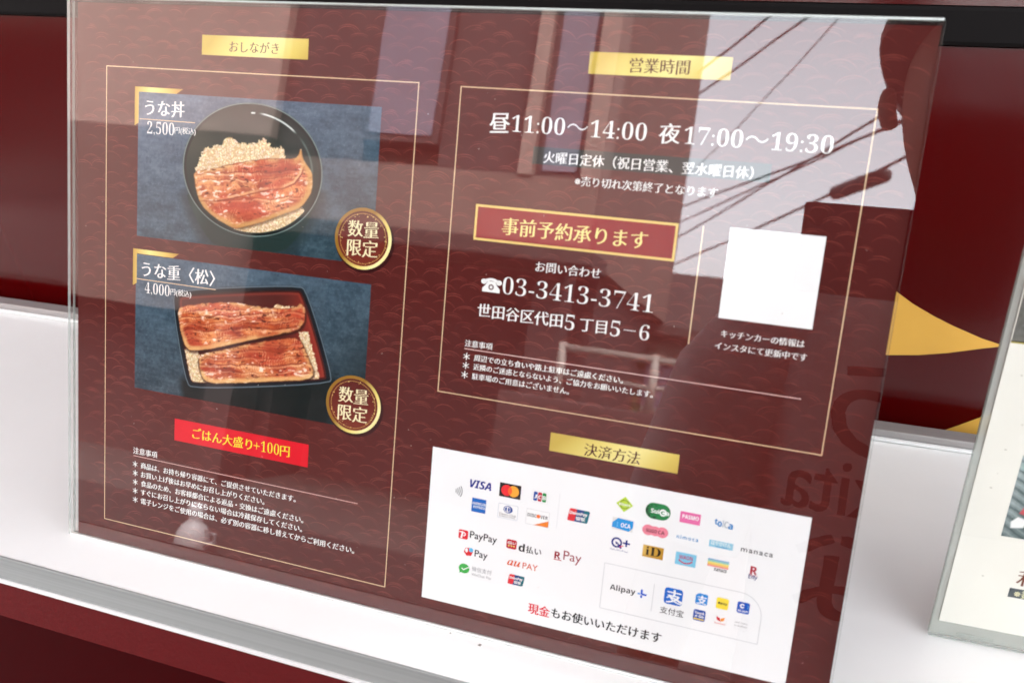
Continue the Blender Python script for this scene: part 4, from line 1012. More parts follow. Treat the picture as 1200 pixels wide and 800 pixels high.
def f(a):
    x, y = bb('b_mer'); a.poly([(x + 2.5 * math.cos(R(t + 10)), y + 2.4 * math.sin(R(t + 10))) for t in range(0, 360, 60)], B_(220, 36, 44), HL); a.ell(x - 1.0, y + .6, .7, 1.1, B_(250, 250, 250), HL + .03); a.ell(x + 1.35, y + 1.2, 1.15, 1.15, B_(90, 190, 236), HL + .03)
    a.text('Pay', *D2('t_mpay'), dk, HL, (0.012, 0.012, 0, 0))
logo(f, 'red cube with a light blue dot beside black letters')
def f(a):
    a.text(chr(0x1D44E) + chr(0x1D462), *D2('t_au'), B_(224, 84, 24), HL, (0.02, 0.01, 0, 0), height=2.9); a.text('PAY', *D2('t_aupay'), B_(214, 84, 40), HL, (0.008, 0.008, 0, 0))
logo(f, 'orange letters')
def f(a):
    x, y = bb('b_wc'); a.ell(x, y, 2.9, 2.6, B_(64, 176, 74), HL); a.poly([(x - 2.2, y - 1.2), (x - 1.4, y - 2.2), (x - 2.5, y - 3.0)], B_(64, 176, 74), HL)
    a.line([(x - 1.3, y + .1), (x - .4, y - .7), (x + 2.4, y + 1.1)], [.5, .6, .4], B_(250, 250, 250), HL + .03)
    a.text('微信支付', *D2('t_wc1'), B_(130, 134, 140), HL, PLAIN); a.text('WeChat Pay', *D2('t_wc2'), B_(130, 134, 140), HL, PLAIN)
logo(f, 'green speech bubble beside grey letters')
def f(a):
    x, y = bb('b_kit'); a.poly([(x - 4.0, y), (x, y - 3.8), (x + 4.0, y), (x, y + 3.8)], B_(186, 216, 44), HL); a.ring(x, y, 1.9, 2.2, B_(60, 90, 40), HL + .02, 20, 160, 18); a.ring(x, y, 1.9, 2.2, B_(60, 90, 40), HL + .02, 200, 340, 18)
    a.text(sans_bold('Kitaca'), x - 2.6, x + 2.6, y, B_(250, 252, 244), HL + .04, HEAVY, height=1.3)
logo(f, 'lime green diamond')
def f(a):
    x, y = bb('b_sui'); a.rect(x - 5.8, y - 3.9, x + 5.8, y + 3.9, B_(40, 132, 74), HL, 3.8); r = random.Random(2)
    for k in range(40):
        t = r.uniform(75, 285); q = r.uniform(.72, .95); px, py = x - 1.4 + 4.2 * q * math.cos(R(t)), y + 3.7 * q * math.sin(R(t)); a.rect(px - .28, py - .22, px + .28, py + .22, B_(24, 44, 30), HL + .02)
    a.ell(x + 2.4, y - .2, 1.7, 1.7, B_(250, 250, 250), HL + .03); a.text(sans_bold('Su'), x - 3.2, x - .2, y, B_(250, 250, 250), HL + .04, HEAVY, height=2.1); a.text(sans_bold('i'), x + .1, x + .6, y, B_(250, 250, 250), HL + .04, PLAIN, height=2.1)
    a.text(sans_bold('c'), x + 1.4, x + 3.2, y - .2, B_(40, 132, 74), HL + .05, PLAIN, height=1.7); a.text(sans_bold('a'), x + 3.7, x + 5.2, y - .3, B_(250, 250, 250), HL + .04, HEAVY, height=1.7)
logo(f, 'green rounded badge with dark specks')
def f(a):
    x0, y0, x1, y1 = bb('b_pas'); a.rect(x0, y0, x1, y1, B_(236, 108, 170), HL, .3); a.text(sans_bold('PASMO'), x0 + 1.0, x1 - .8, (y0 + y1) / 2 + .4, B_(250, 250, 250), HL + .03, HEAVY, height=2.0); a.rect(x0 + .2, y0 + 1.1, x1 - .2, y0 + 1.25, B_(246, 160, 200), HL + .03)
logo(f, 'pink card with white letters')
def f(a):
    x0, x1, yy = D2('t_toica'); w = x1 - x0
    for i, (c, s, dy, col) in enumerate((('t', .16, .9, B_(0, 132, 206)), ('o', .22, .1, B_(0, 132, 206)), ('I', .08, .5, B_(186, 196, 206)), ('C', .22, .3, B_(186, 196, 206)), ('a', .24, -.2, B_(0, 132, 206)))):
        px = x0 + w * (0, .17, .42, .52, .75)[i]; a.text(sans_bold(c), px, px + w * s, yy + dy, col, HL, HEAVY, height=2.6 if c not in 'IC' else 3.2)
logo(f, 'wavy light blue letters')
def f(a):
    x0, y0, x1, y1 = bb('b_ico'); a.rect(x0, y0, x1, y1, B_(226, 226, 224), HL); a.poly([(x0, y0 + 1.0), (x0 + 8.2, y0 + .1), (x1, y0 + 2.2), (x1, y1 - .4), (x0 + 2.6, y1), (x0, y1 - 2.6)], B_(18, 150, 222), HL + .02)
    a.text(sans_bold('I'), x0 + 2.2, x0 + 2.9, (y0 + y1) / 2 - .2, B_(90, 190, 240), HL + .04, PLAIN, height=2.2); a.text(sans_bold('OCA'), x0 + 4.2, x1 - 1.2, (y0 + y1) / 2 - .2, B_(250, 250, 250), HL + .04, PLAIN, height=2.2)
logo(f, 'sky blue card with cut corners')
def f(a):
    x, y = bb('b_sug')
    for dx, rx, ry in ((-3.2, 2.8, 2.6), (0, 2.7, 2.4), (3.3, 2.8, 2.6)): a.ell(x + dx, y, rx, ry, B_(242, 140, 160), HL + .01 * (dx + 4))
    x0, x1, yy = D2('t_sugoca'); a.text(sans_bold('SUGO'), x0, x0 + (x1 - x0) * .58, yy, B_(110, 50, 62), HL + .1, PLAIN, height=1.7); a.text(sans_bold('CA'), x0 + (x1 - x0) * .64, x1, yy, B_(110, 50, 62), HL + .1, PLAIN, height=1.7)
logo(f, 'pink cloud shaped badge')
logo(lambda a: a.text('nimoca', *D2('t_nimoca'), B_(30, 150, 214), HL, HEAVY, 1.0, 0.12), 'thin light blue letters')
def f(a):
    x0, y0, x1, y1 = bb('b_hay'); a.rect(x0, y0, x1, y1, B_(150, 208, 232), HL); a.text('はやかけん', x0 + 1.0, x1 - 1.0, (y0 + y1) / 2 + .5, B_(244, 250, 252), HL + .03, HEAVY, height=2.2); a.rect(x0 + 3, y0 + .4, x1 - 2.4, y0 + .7, B_(30, 130, 190), HL + .03)
logo(f, 'pale blue strip with white letters')
logo(lambda a: a.text('manaca', *D2('t_manaca'), dk, HL, (0.006, 0.012, 0, 0), 0.85, 0.08), 'wide black letters')
def f(a):
    x, y = bb('b_qp'); a.ring(x, y, 1.7, 2.6, navy, HL, n=30); a.line([(x + .6, y - .6), (x + 2.4, y - 2.6)], .9, navy, HL + .02); a.poly([(x - .7, y + .6), (x + 1.0, y - .1), (x - .3, y - 1.1)], navy, HL + .02)
    px, py = bb('b_plus'); a.rect(px - 1.7, py - .42, px + 1.7, py + .42, navy, HL); a.rect(px - .42, py - 1.7, px + .42, py + 1.7, navy, HL + .01)
    a.line([(x + 1.6, y - 1.9), (x + 3.4, y - 1.0)], .4, B_(220, 40, 60), HL + .03); x0, x1, yy = D2('t_qp'); a.text('QUICPay', x0, x1, yy - .2, B_(60, 80, 150), HL, PLAIN, height=1.0)
logo(f, 'navy ring and plus sign')
def f(a):
    x0, y0, x1, y1 = bb('b_id'); a.rect(x0, y0, x1, y1, ramp_mat('gold_card', [(0, (222, 182, 92)), (.5, (206, 160, 62)), (1, (196, 148, 54))]), HL); a.text(serif_bold('iD'), x0 + 1.4, x1 - 1.2, (y0 + y1) / 2 + .3, B_(28, 24, 22), HL + .03, PLAIN, height=4.2)
    a.rect(x0 + .2, y0 + .5, x1 - .2, y0 + .75, B_(170, 120, 40), HL + .03)
logo(f, 'gold card with black serif letters')
def f(a):
    x0, y0, x1, y1 = bb('b_wao'); a.rect(x0, y0, x1, y1, B_(132, 204, 234), HL, .3); a.text(sans_bold('WAON'), x0 + 1.6, x1 - 1.6, (y0 + y1) / 2 + .9, B_(190, 60, 110), HL + .03, PLAIN, height=2.0)
    a.ring((x0 + x1) / 2, y0 + 5.4, 3.9, 4.5, B_(210, 60, 90), HL + .03, 222, 318, 14)
logo(f, 'sky blue card with a red smile')
def f(a):
    x0, y0, x1, y1 = bb('b_nan'); cs = [(134, 178, 214), (150, 206, 190), (236, 224, 120), (246, 196, 110), (240, 146, 140)]; h = (y1 - y0) / 5
    for i, c in enumerate(cs): a.rect(x0, y1 - h * (i + 1), x1, y1 - h * i, ink(c), HL)
    a.text(sans_bold('nanaco'), *D2('t_nanaco'), dk, HL, PLAIN, height=1.5)
logo(f, 'rainbow striped card over small black letters')
def f(a):
    x0, x1, yy = D2('t_edyr'); a.text(sans_bold('R'), x0, x1, yy + .1, B_(186, 16, 50), HL, HEAVY, height=3.8); a.line([(x0 - .2, yy - 2.3), (x1 + .6, yy - 2.3)], [.35, .1], B_(186, 16, 50), HL)
    a.text('Edy', *D2('t_edy'), navy, HL, HEAVY)
logo(f, 'red letter over small navy letters')
# outlined box with the wallet marks
x0, y0, x1, y1 = 318.8, 30.5, 392.4, 53.6; rr = 10.5; w = .28
a = Art(); gl = B_(204, 207, 211)
a.line([(x1, y0), (x0, y0)], w, gl, HL); a.line([(x0, y0), (x0, y1)], w, gl, HL); a.line([(x0, y1), (x1 - rr, y1)], w, gl, HL); a.line([(x1, y0), (x1, y1 - rr)], w, gl, HL)
a.line([(x1 - rr + rr * math.cos(R(t)), y1 - rr + rr * math.sin(R(t))) for t in range(90, -1, -6)], w, gl, HL); (u0, v0), (u1, v1) = D['b_alidiv']; a.rect(u0 - .12, min(v0, v1), u0 + .12, max(v0, v1), gl, HL)
a.build('wallet_box_outline', panel)
def f(a):
    t0, t1, ty = D2('t_ali'); a.text(sans_bold('Alipay'), t0, t1, ty, dk, HL, PLAIN, .95)
    x, y = bb('b_aliplus'); bl = B_(30, 98, 220); a.line([(x - 1.9, y), (x - .6, y)], .9, B_(120, 170, 236), HL); a.line([(x, y - 1.9), (x, y - .6)], .9, bl, HL); a.line([(x, y + 2.4), (x, y + .3), (x + .3, y), (x + 2.4, y)], .9, bl, HL + .02)
logo(f, 'black letters with a blue plus spark')
def f(a):
    x0, y0, x1, y1 = bb('b_zhi'); a.rect(x0, y0, x1, y1, B_(22, 106, 206), HL, 1.5); a.text('支', x0 + 1.1, x1 - .5, (y0 + y1) / 2, B_(250, 250, 250), HL + .03, HEAVY)
    a.line([(x0 + 1.2, y0 + 3.0), (x0 + 2.5, y0 + 3.9), (x0 + 5, y0 + 3.2), (x1, y0 + 1.7)], [.5, .7, .7, 1.1], B_(250, 250, 250), HL + .04); a.text('支付宝', *D2('t_zfb'), dk, HL, (0.006, 0.004, .03, 0))
logo(f, 'large blue rounded square with a white character')
def tile(k, col, fn, lab):
    def f(a):
        x, y = bb(k); s = 2.75; a.rect(x - s, y - s, x + s, y + s, col, HL, .9); fn(a, x, y)
    logo(f, lab)
Wt = B_(250, 250, 250)
tile('b_hk', B_(44, 142, 222), lambda a, x, y: (a.text('支', x - 2.0, x + 2.3, y - .3, Wt, HL + .03, HEAVY), a.line([(x - 3.0, y + 1.8), (x - 1.6, y + 3.0)], .5, Wt, HL + .04)), 'light blue rounded square with a white character')
tile('b_yel', B_(250, 222, 60), lambda a, x, y: (a.ell(x - 1.5, y + .1, .55, .55, dk, HL + .03, n=12), a.text(sans_bold('pay'), x - .8, x + 2.2, y - .1, dk, HL + .03, PLAIN, height=1.3)), 'yellow rounded square')
tile('b_gc', B_(16, 84, 190), lambda a, x, y: (a.ring(x - .5, y + .8, .5, 1.1, Wt, HL + .03, 30, 330), a.ring(x + 1.1, y + .8, .9, 1.2, B_(110, 180, 240), HL + .03, -50, 50, 8), a.text(sans_bold('GCash'), x - 2.2, x + 2.2, y - 1.5, Wt, HL + .03, PLAIN, height=1.1)), 'deep blue rounded square with a ring')
tile('b_tng', B_(24, 78, 170), lambda a, x, y: (a.text(sans_bold('Touch'), x - 2.1, x + 2.1, y + 1.2, Wt, HL + .03, HEAVY, height=1.3), a.text(sans_bold("n Go"), x - 1.8, x + 2.0, y - .4, Wt, HL + .03, HEAVY, height=1.3), a.rect(x - 2.4, y - 2.2, x + 2.4, y - 1.6, B_(250, 214, 50), HL + .03)), 'blue rounded square with a yellow line')
def f(a):
    x, y = bb('b_bo'); a.ring(x, y, 2.9, 3.0, grey, HL); a.poly([(x - 1.9, y + 1.7), (x - .2, y + .9), (x, y - .7), (x - 1.6, y)], B_(216, 30, 50), HL); a.poly([(x + 1.9, y + 1.7), (x + .2, y + .9), (x, y - .7), (x + 1.6, y)], B_(246, 150, 40), HL + .02); a.text(sans_bold('boost'), x - 2.4, x + 2.4, y - 1.6, B_(230, 80, 50), HL, PLAIN, height=.7)
logo(f, 'small red and orange wings')
def f(a):
    x, y = bb('b_gry'); a.frame(x - 2.9, y - 2.7, x + 2.9, y + 2.7, .1, B_(226, 228, 230), HL); a.text('and more', x - 2.7, x + 2.7, y + .7, B_(150, 152, 156), HL, PLAIN); a.text('e-wallets', x - 2.7, x + 2.7, y - .9, B_(150, 152, 156), HL, PLAIN)
logo(f, 'faint grey two-line note')
t = Art(); t.text(TXT['t_cash1'], *D2('t_cash1'), B_(226, 20, 44), HL, HEAVY, 1.05); t.text(TXT['t_cash2'], *D2('t_cash2'), B_(22, 28, 32), HL, HEAVY, 1.05); t.build('cash_note', panel)

# ------------------------------------------------------------------ second stand with a cream card, at the right edge
S2 = (0.478, 0.0815, 0.0)
st2 = thing('card_stand', 'small upright clear acrylic stand holding the cream card', 'sign stand', S2, (R(89.2), 0, R(2.3)))
slab('front_pane', 0, 1.0, 156, 222, 0.3, 2.0, acrylic('clear_acrylic_small', 0.9), M_back, M_edge_soft, st2)
M_haze_edge = edge_mat('frosted_back', (0.60, 0.60, 0.56), 0.5)
slab('rear_pane', 0.3, 1.0, 155.7, 221, -2.4, -0.6, M_haze_edge, M_haze_edge, M_edge_soft, st2)
b = MB()
for k in range(16): b.box((0.0125 + k * 0.0011, 0.0045, 0.0021), (0.0131 + k * 0.0011, 0.0060, 0.00225))
b.build('moulded_ridge', M_edge_soft, st2)
card = thing('menu_card', 'cream card with a grey photo header, a small dish picture and brown brush lettering', 'card', S2, (R(89.2), 0, R(2.3)))
M_cream = mat('cream_card', (0.74, 0.73, 0.665), 0.55, spec=0.1, noise=0.03, nscale=30)
b = MB(); b.box((0.0038, 0.0096, -0.0004), (0.1522, 0.2196, 0.0), 0.0); b.build('paper', M_cream, card)
def paint3(X, Y):
    img = slate(X, Y, (150, 164, 164), (84, 98, 98), 17)
    k = np.sin((X * 0.9 + Y * 1.4) * 0.9 + 5 * vnoise(X, Y, 14, 5)); mixc(img, (58, 74, 76), sm(0.4, 0.9, k) * 0.55); mixc(img, (180, 194, 192), sm(0.55, 1.0, -k) * 0.35)
    P = [(26, 78), (34, 97), (62, 100), (70, 80), (48, 72)]; d = pdist(X, Y, P); mixc(img, (206, 84, 92), soft(d, .4)); mixc(img, (236, 196, 190), soft(d + 4, 1.5) * 0.5)
    mixc(img, (240, 240, 238), soft(pdist(X, Y, [(24, 69.5), (29.5, 70.5), (30, 75), (26, 76), (23.5, 73)]), .3))
    mixc(img, (150, 190, 182), soft(pdist(X, Y, [(22, 101), (90, 104), (90, 109), (22, 109)]), 1.0) * 0.7)
    return img
print_mesh('dish_picture', 21.0, 64.4, 135, 108.5, 0.4, paint3, 0.05, card)
def paint4(X, Y):
    img = slate(X, Y, (120, 118, 112), (96, 96, 92), 27); mixc(img, (200, 196, 186), sm(.55, .8, vnoise(X, Y, 18, 3)) * .5); return img
print_mesh('header_picture', 4.2, 164.0, 151.8, 219.0, 0.6, paint4, 0.05, card)
a = Art(); a.rect(4.0, 162.6, 152, 163.3, ink((190, 176, 90)), 0.05); a.rect(4.0, 163.3, 152, 163.95, ink((40, 36, 34)), 0.06); a.build('header_rule', card)
a = Art(); a.rect(31.0, 31.0, 120, 36.4, ink((84, 92, 96)), 0.05); o = a.build('caption_bar', card); t = Art(); t.text('※数量限定', 33.5, 57, 33.6, ink((240, 234, 190)), 0.1, BRUSH); t.build('lettering', o)
t = Art(); t.text('利き酒', 33.0, 63, 43.0, ink((120, 62, 44)), 0.06, BRUSHB); t.build('dish_name', card)
for k in range(12):
    x, y = rnd.uniform(5, 30), rnd.uniform(14, 155); s = rnd.uniform(.3, .7); a = Art(); a.ell(x, y, s, s * .6, ink((206, 204, 192)), 0.02, n=8); a.build('smudge', card)
# ------------------------------------------------------------------ across the street (seen mirrored in the pane)
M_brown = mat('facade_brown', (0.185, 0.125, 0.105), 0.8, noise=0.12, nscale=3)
M_brown_shade = mat('facade_brown_shaded', (0.115, 0.078, 0.066), 0.8, noise=0.12, nscale=3)  # darker copy of the facade brown, shade painted into the lower wall
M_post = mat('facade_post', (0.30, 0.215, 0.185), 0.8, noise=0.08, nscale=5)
M_dark = mat('facade_recess', (0.060, 0.036, 0.034), 0.7, noise=0.2, nscale=4)
M_glass = mat('window_glass', (0.15, 0.13, 0.17), 0.15, spec=0.8, noise=0.1, nscale=3)
M_roofd = mat('dark_roof', (0.045, 0.035, 0.032), 0.8, noise=0.3, nscale=6)
M_roofw = mat('pale_roof', (0.42, 0.41, 0.40), 0.7, noise=0.1, nscale=4)
M_wallp = mat('plaster_wall', (0.26, 0.22, 0.19), 0.85, noise=0.1, nscale=3)
M_pipe = mat('white_pipe', (0.30, 0.26, 0.23), 0.4)
M_pole = mat('concrete_pole', (0.30, 0.29, 0.28), 0.85)
M_wire = mat('black_cable', (0.035, 0.032, 0.032), 0.7)
M_leaf = mat('hedge_leaf', (0.05, 0.075, 0.028), 0.7, noise=0.5, nscale=20)
Y0 = -5.0
bld = thing('brown_building', 'brown building across the street with tall framed windows', 'building', (-4.5, -7.5, GZ))
def bp(o): o.parent = bld; o.matrix_parent_inverse = Matrix.Translation((4.5, 7.5, -GZ)); return o
b = MB(); b.box((-9.0, -10.0, 0.15), (-3.351, Y0, 1.55)); bp(b.build('wall', M_brown_shade)); b = MB(); b.box((-3.35, -10.0, 0.90), (-0.80, Y0, 1.42)); b.box((-3.35, -10, 1.42), (-0.80, Y0 - 0.35, 9.0)); bp(b.build('wall', M_brown))
b = MB(); b.box((-9.0, -10.0, 1.55), (-3.35, Y0 - 0.01, 9.0)); bp(b.build('upper_wall', M_post))  # lighter colour puts the sky light into the upper wall
b = MB(); b.box((-9.0, -10.0, GZ), (-3.35, Y0 - 0.6, 0.15)); b.box((-3.35, -10.0, GZ), (-0.95, Y0 - 1.2, 0.90)); bp(b.build('ground_floor', M_dark))
for x0, x1, zt in ((-6.6, -6.3, 0.15), (-3.6, -3.36, 0.15), (-1.15, -0.95, 0.90)):
    b = MB(); b.box((x0, Y0 - 0.4, GZ), (x1, Y0 - 0.05, zt)); bp(b.build('pillar', M_dark))
b = MB(); b.box((-3.35, Y0 - 0.34, 1.42), (-2.62, Y0 - 0.10, 9.0)); bp(b.build('recess_panel', M_dark))
b = MB(); b.box((-2.02, Y0 - 0.34, 1.42), (-1.37, Y0 - 0.12, 9.0)); bp(b.build('recess_panel', M_dark))
for x0, x1, z0 in ((-2.62, -2.02, 1.60), (-1.27, -0.93, 1.42)):
    b = MB(); b.box((x0, Y0 - 0.30, z0), (x1, Y0 - 0.06, 3.6)); w_ = bp(b.build('window', M_dark))
    b = MB(); b.box((x0 + 0.05, Y0 - 0.08, z0 + 0.05), (x1 - 0.05, Y0 - 0.045, 3.55)); p_ = b.build('pane', M_glass, w_)
for x0, x1 in ((-1.37, -1.27), (-0.93, -0.80)):
    b = MB(); b.box((x0, Y0 - 0.34, 1.42), (x1, Y0 + 0.02, 9.0)); bp(b.build('post', M_post))
b = MB(); b.box((-3.35, Y0 - 0.2, 0.80), (-0.70, Y0 + 0.35, 0.92), 0.02); bp(b.build('canopy', M_roofd))

def house(name, lab, x0, x1, y0, y1, eave, ridge, wm, rm, along='x'):
    h = thing(name, lab, 'house', ((x0 + x1) / 2, (y0 + y1) / 2, GZ)); inv = Matrix.Translation((-(x0 + x1) / 2, -(y0 + y1) / 2, -GZ))
    def hp(o): o.parent = h; o.matrix_parent_inverse = inv; return o
    mb = MB(); mb.box((x0, y0, GZ), (x1, y1, eave)); hp(mb.build('wall', wm))
    ym = (y0 + y1) / 2; o_ = 0.4; mb = MB()
    mb.prism([(x0 - o_, y1 + o_, eave - .1), (x0 - o_, ym, ridge), (x0 - o_, y0 - o_, eave - .1), (x0 - o_, y0 - o_, eave), (x0 - o_, ym, ridge + .14), (x0 - o_, y1 + o_, eave)], (x1 - x0 + 2 * o_, 0, 0)); hp(mb.build('roof', rm))
    for wx in (0.25, 0.7):
        mb = MB(); cx = x0 + (x1 - x0) * wx; mb.box((cx - .5, y1 - .02, -0.2), (cx + .5, y1 + .03, min(eave - .35, 0.9)), 0.01); f_ = hp(mb.build('window', M_pipe))
        mb = MB(); mb.box((cx - .44, y1 + .025, -0.14), (cx + .44, y1 + .04, min(eave - .41, 0.84))); mb.build('pane', M_glass, f_)
house('tiled_house', 'dark roofed house beyond the pale pipe railing', -4.2, 0.6, -15.0, -10.2, 0.85, 1.75, M_wallp, M_roofd)
house('pale_house', 'pale roofed house low behind the photographer', 1.0, 6.0, -17.0, -12.0, 0.45, 1.15, M_dark, M_roofw)
house('far_house', 'brown walled house at the end of the street', -6.0, 6.0, -32.0, -26.0, 0.9, 1.9, M_brown, M_roofd)
# pipe railing
rl = thing('pipe_railing', 'pale pipe railing standing on the low dark wall', 'railing', (0.3, -4.17, -0.02)); inv = Matrix.Translation((-0.3, 4.17, 0.02))
b = MB(); b.tube([(-0.68, -4.17, 0.27), (1.4, -4.17, 0.27)], 0.022, 10); b.tube([(-0.68, -4.17, 0.12), (1.4, -4.17, 0.12)], 0.014, 10); o = b.build('rail', M_pipe, rl); o.matrix_parent_inverse = inv
for x in (-0.68, -0.16, 0.36, 0.88, 1.4):
    b = MB(); b.tube([(x, -4.17, -0.03), (x, -4.17, 0.30)], 0.026, 10); o = b.build('post', M_pipe, rl); o.matrix_parent_inverse = inv
lw = MB(); lw.box((-1.0, -4.25, GZ), (6.0, -4.10, -0.02), 0.01); o = lw.build('low_wall', M_dark); tag(o, 'low dark block wall carrying the pale railing', 'wall', None, 'thing')
# hedge of small leaves
hb = bmesh.new(); rh = random.Random(4)
for k in range(2600):
    c = Vector((rh.uniform(-3.6, -0.9), rh.uniform(-9.6, -9.0), rh.uniform(GZ, 0.35 + 0.25 * math.sin(k)))); n = Vector((rh.gauss(0, 1), rh.gauss(0, 1), rh.gauss(0, 1))).normalized(); u = n.orthogonal().normalized() * rh.uniform(.05, .10); v = n.cross(u) * 0.6
    hb.faces.new([hb.verts.new(c + u), hb.verts.new(c + v), hb.verts.new(c - u), hb.verts.new(c - v)])
me = bpy.data.meshes.new('hedge'); hb.to_mesh(me); hb.free(); me.materials.append(M_leaf); o = bpy.data.objects.new('hedge', me); link(o); tag(o, 'dark green hedge in front of the tiled house', 'hedge')
# overhead cables, sagging between poles, level with the upper floors
WIRES = [((-2.7, -13.0, 3.9), (-0.2, -8.4, 3.9), .016), ((-2.7, -13.3, 3.75), (0.1, -8.5, 3.9), .016), ((-2.2, -18.1, 3.9), (1.7, -10.9, 3.9), .022), ((-6.3, -32.8, 3.9), (-0.5, -16.4, 3.9), .024), ((-1.8, -23.5, 3.9), (2.0, -12.3, 3.9), .030), ((-1.0, -13.6, 3.9), (0.5, -8.5, 3.9), .008), ((-4.8, -25.2, 3.9), (0.4, -13.8, 3.9), .02)]
WL = ['thick black cable crossing the sky beside the brown building', 'thinner black cable just under the thickest one', 'black cable crossing the sky above the opening hours', 'long low cable running down to the far house', 'cable carrying the splice box, lowest on the right', 'hair-thin cable highest in the sky', 'cable between the far house and the tiled house']
for (p, q_, r_), lab in zip(WIRES, WL):
    p, q_ = Vector(p), Vector(q_); d = (q_ - p); pts = []
    for k in range(-6, 25):
        t = k / 12.0; s = 0.35 * ((t - 0.5) ** 2 - 0.25) * 0.5
        pts.append(p + d * t + Vector((0, 0, s)))
    mb = MB(); mb.tube(pts, r_ * 0.85, 6); o = mb.build('overhead_cable', M_wire); tag(o, lab, 'cable', 'cables over the street')
mb = MB(); p = Vector((1.15, -14.8, 3.85)); q_ = Vector((1.85, -13.2, 3.85)); mb.tube([p, p + (q_ - p) * .08, p + (q_ - p) * .92, q_], [.05, .12, .12, .05], 10); o = mb.build('cable_splice_box', M_wire); tag(o, 'black sausage shaped splice box hanging on the lowest right cable', 'splice box')
mb = MB(); mb.lathe([(.17, GZ), (.15, 3), (.12, 7.2)], (-9.4, -33.5, 0), 16); o = mb.build('utility_pole', M_pole); tag(o, 'grey concrete utility pole at the far end of the cables', 'utility pole')
# a white jug standing on the road edge
M_jug = mat('white_plastic', (0.36, 0.34, 0.34), 0.4)
jg = thing('plastic_jug', 'white plastic jug with a side handle standing on the ground', 'jug', (-2.36, -3.45, GZ + .012))
b = MB(); b.lathe([(.08, 0), (.09, .01), (.085, .08), (.065, .12), (.04, .14), (.036, .17), (.05, .19), (.046, .23), (.02, .245)], n=20); b.build('body', M_jug, jg)
b = MB(); b.tube([(.07, 0, .10), (.13, 0, .10), (.14, 0, .05), (.085, 0, .03)], .012, 8); b.build('handle', M_jug, jg)

# ------------------------------------------------------------------ the photographer, holding a phone level with the camera
M_skin = mat('skin', (0.42, 0.25, 0.18), 0.5, noise=0.06, nscale=30)
M_shirt = mat('grey_shirt', (0.78, 0.75, 0.76), 0.85, noise=0.06, nscale=60, bump=0.3, bscale=60)
M_print = mat('shirt_print', (0.07, 0.05, 0.055), 0.8)
M_trou = mat('dark_trousers', (0.03, 0.03, 0.035), 0.85)
M_hair = mat('black_hair', (0.012, 0.010, 0.010), 0.5)
M_shoe = mat('shoe', (0.05, 0.05, 0.05), 0.6)
PX, PY = 0.574, -0.60
person = thing('person', 'photographer in a pale printed T-shirt holding a phone up in one hand', 'person', (PX, PY, GZ))
pinv = Matrix.Translation((-PX, -PY, -GZ))
def skin(name, verts, edges, m, root=0, sub=2):
    me = bpy.data.meshes.new(name); me.from_pydata([v[0] for v in verts], edges, []); o = bpy.data.objects.new(name, me); COL.objects.link(o)
    md = o.modifiers.new('skin', 'SKIN'); md.use_smooth_shade = True; sd = o.modifiers.new('sub', 'SUBSURF'); sd.levels = sub; sd.render_levels = sub
    for i, v in enumerate(verts):
        sv = me.skin_vertices[0].data[i]; r_ = v[1]; sv.radius = r_ if isinstance(r_, tuple) else (r_, r_); sv.use_root = (i == root)
    dg = bpy.context.evaluated_depsgraph_get(); dg.update(); nm = bpy.data.meshes.new_from_object(o.evaluated_get(dg)); bpy.data.objects.remove(o)
    nm.name = name; nm.materials.clear(); nm.materials.append(m)
    o2 = bpy.data.objects.new(name, nm); link(o2, person); o2.matrix_parent_inverse = pinv; return o2
def P(x, y, z): return (PX + x, PY + y, GZ + z)
PH = (0.469, -0.338, 0.277)      # phone centre
V = []; E = []
def add(p, r_, prev=None):
    V.append((p, r_)); 
    if prev is not None: E.append((prev, len(V) - 1))
    return len(V) - 1
pel = add(P(0, 0, 0.90), (.15, .11)); ch = add(P(0, 0.0, 1.12), (.14, .10), pel); c2 = add(P(0, .0, 1.28), (.155, .105), ch); nk = add(P(0, .01, 1.40), (.06, .06), c2); n2 = add(P(0, .03, 1.47), (.055, .055), nk)
h1 = add(P(-.012, .05, 1.53), (.078, .084), n2); h2 = add(P(-.015, .045, 1.61), (.088, .098), h1); h3 = add(P(-.015, .035, 1.68), (.064, .074), h2)
def hand(s, wr, dirv, side, up_, prev):
    """palm, four unequal curled fingers and a thumb, all on the same skeleton"""
    w_ = Vector(wr); d = Vector(dirv).normalized(); sd = Vector(side).normalized(); up_ = Vector(up_).normalized()
    palm = add(tuple(w_ + d * .05), (.030, .016), prev)
    for k, L in enumerate((.062, .070, .066, .052)):
        b0 = w_ + d * .078 + sd * (.030 - .020 * k); i0 = add(tuple(b0), .0095, palm)
        i1 = add(tuple(b0 + d * L * .5 + up_ * .010), .0085, i0); add(tuple(b0 + d * L * .75 + up_ * (.010 + L * .4)), .0075, i1)
    t0 = add(tuple(w_ + d * .030 + sd * .036 + up_ * .008), .0115, palm); t1 = add(tuple(w_ + d * .060 + sd * .048 + up_ * .022), .0095, t0); add(tuple(w_ + d * .085 + sd * .044 + up_ * .032), .008, t1)
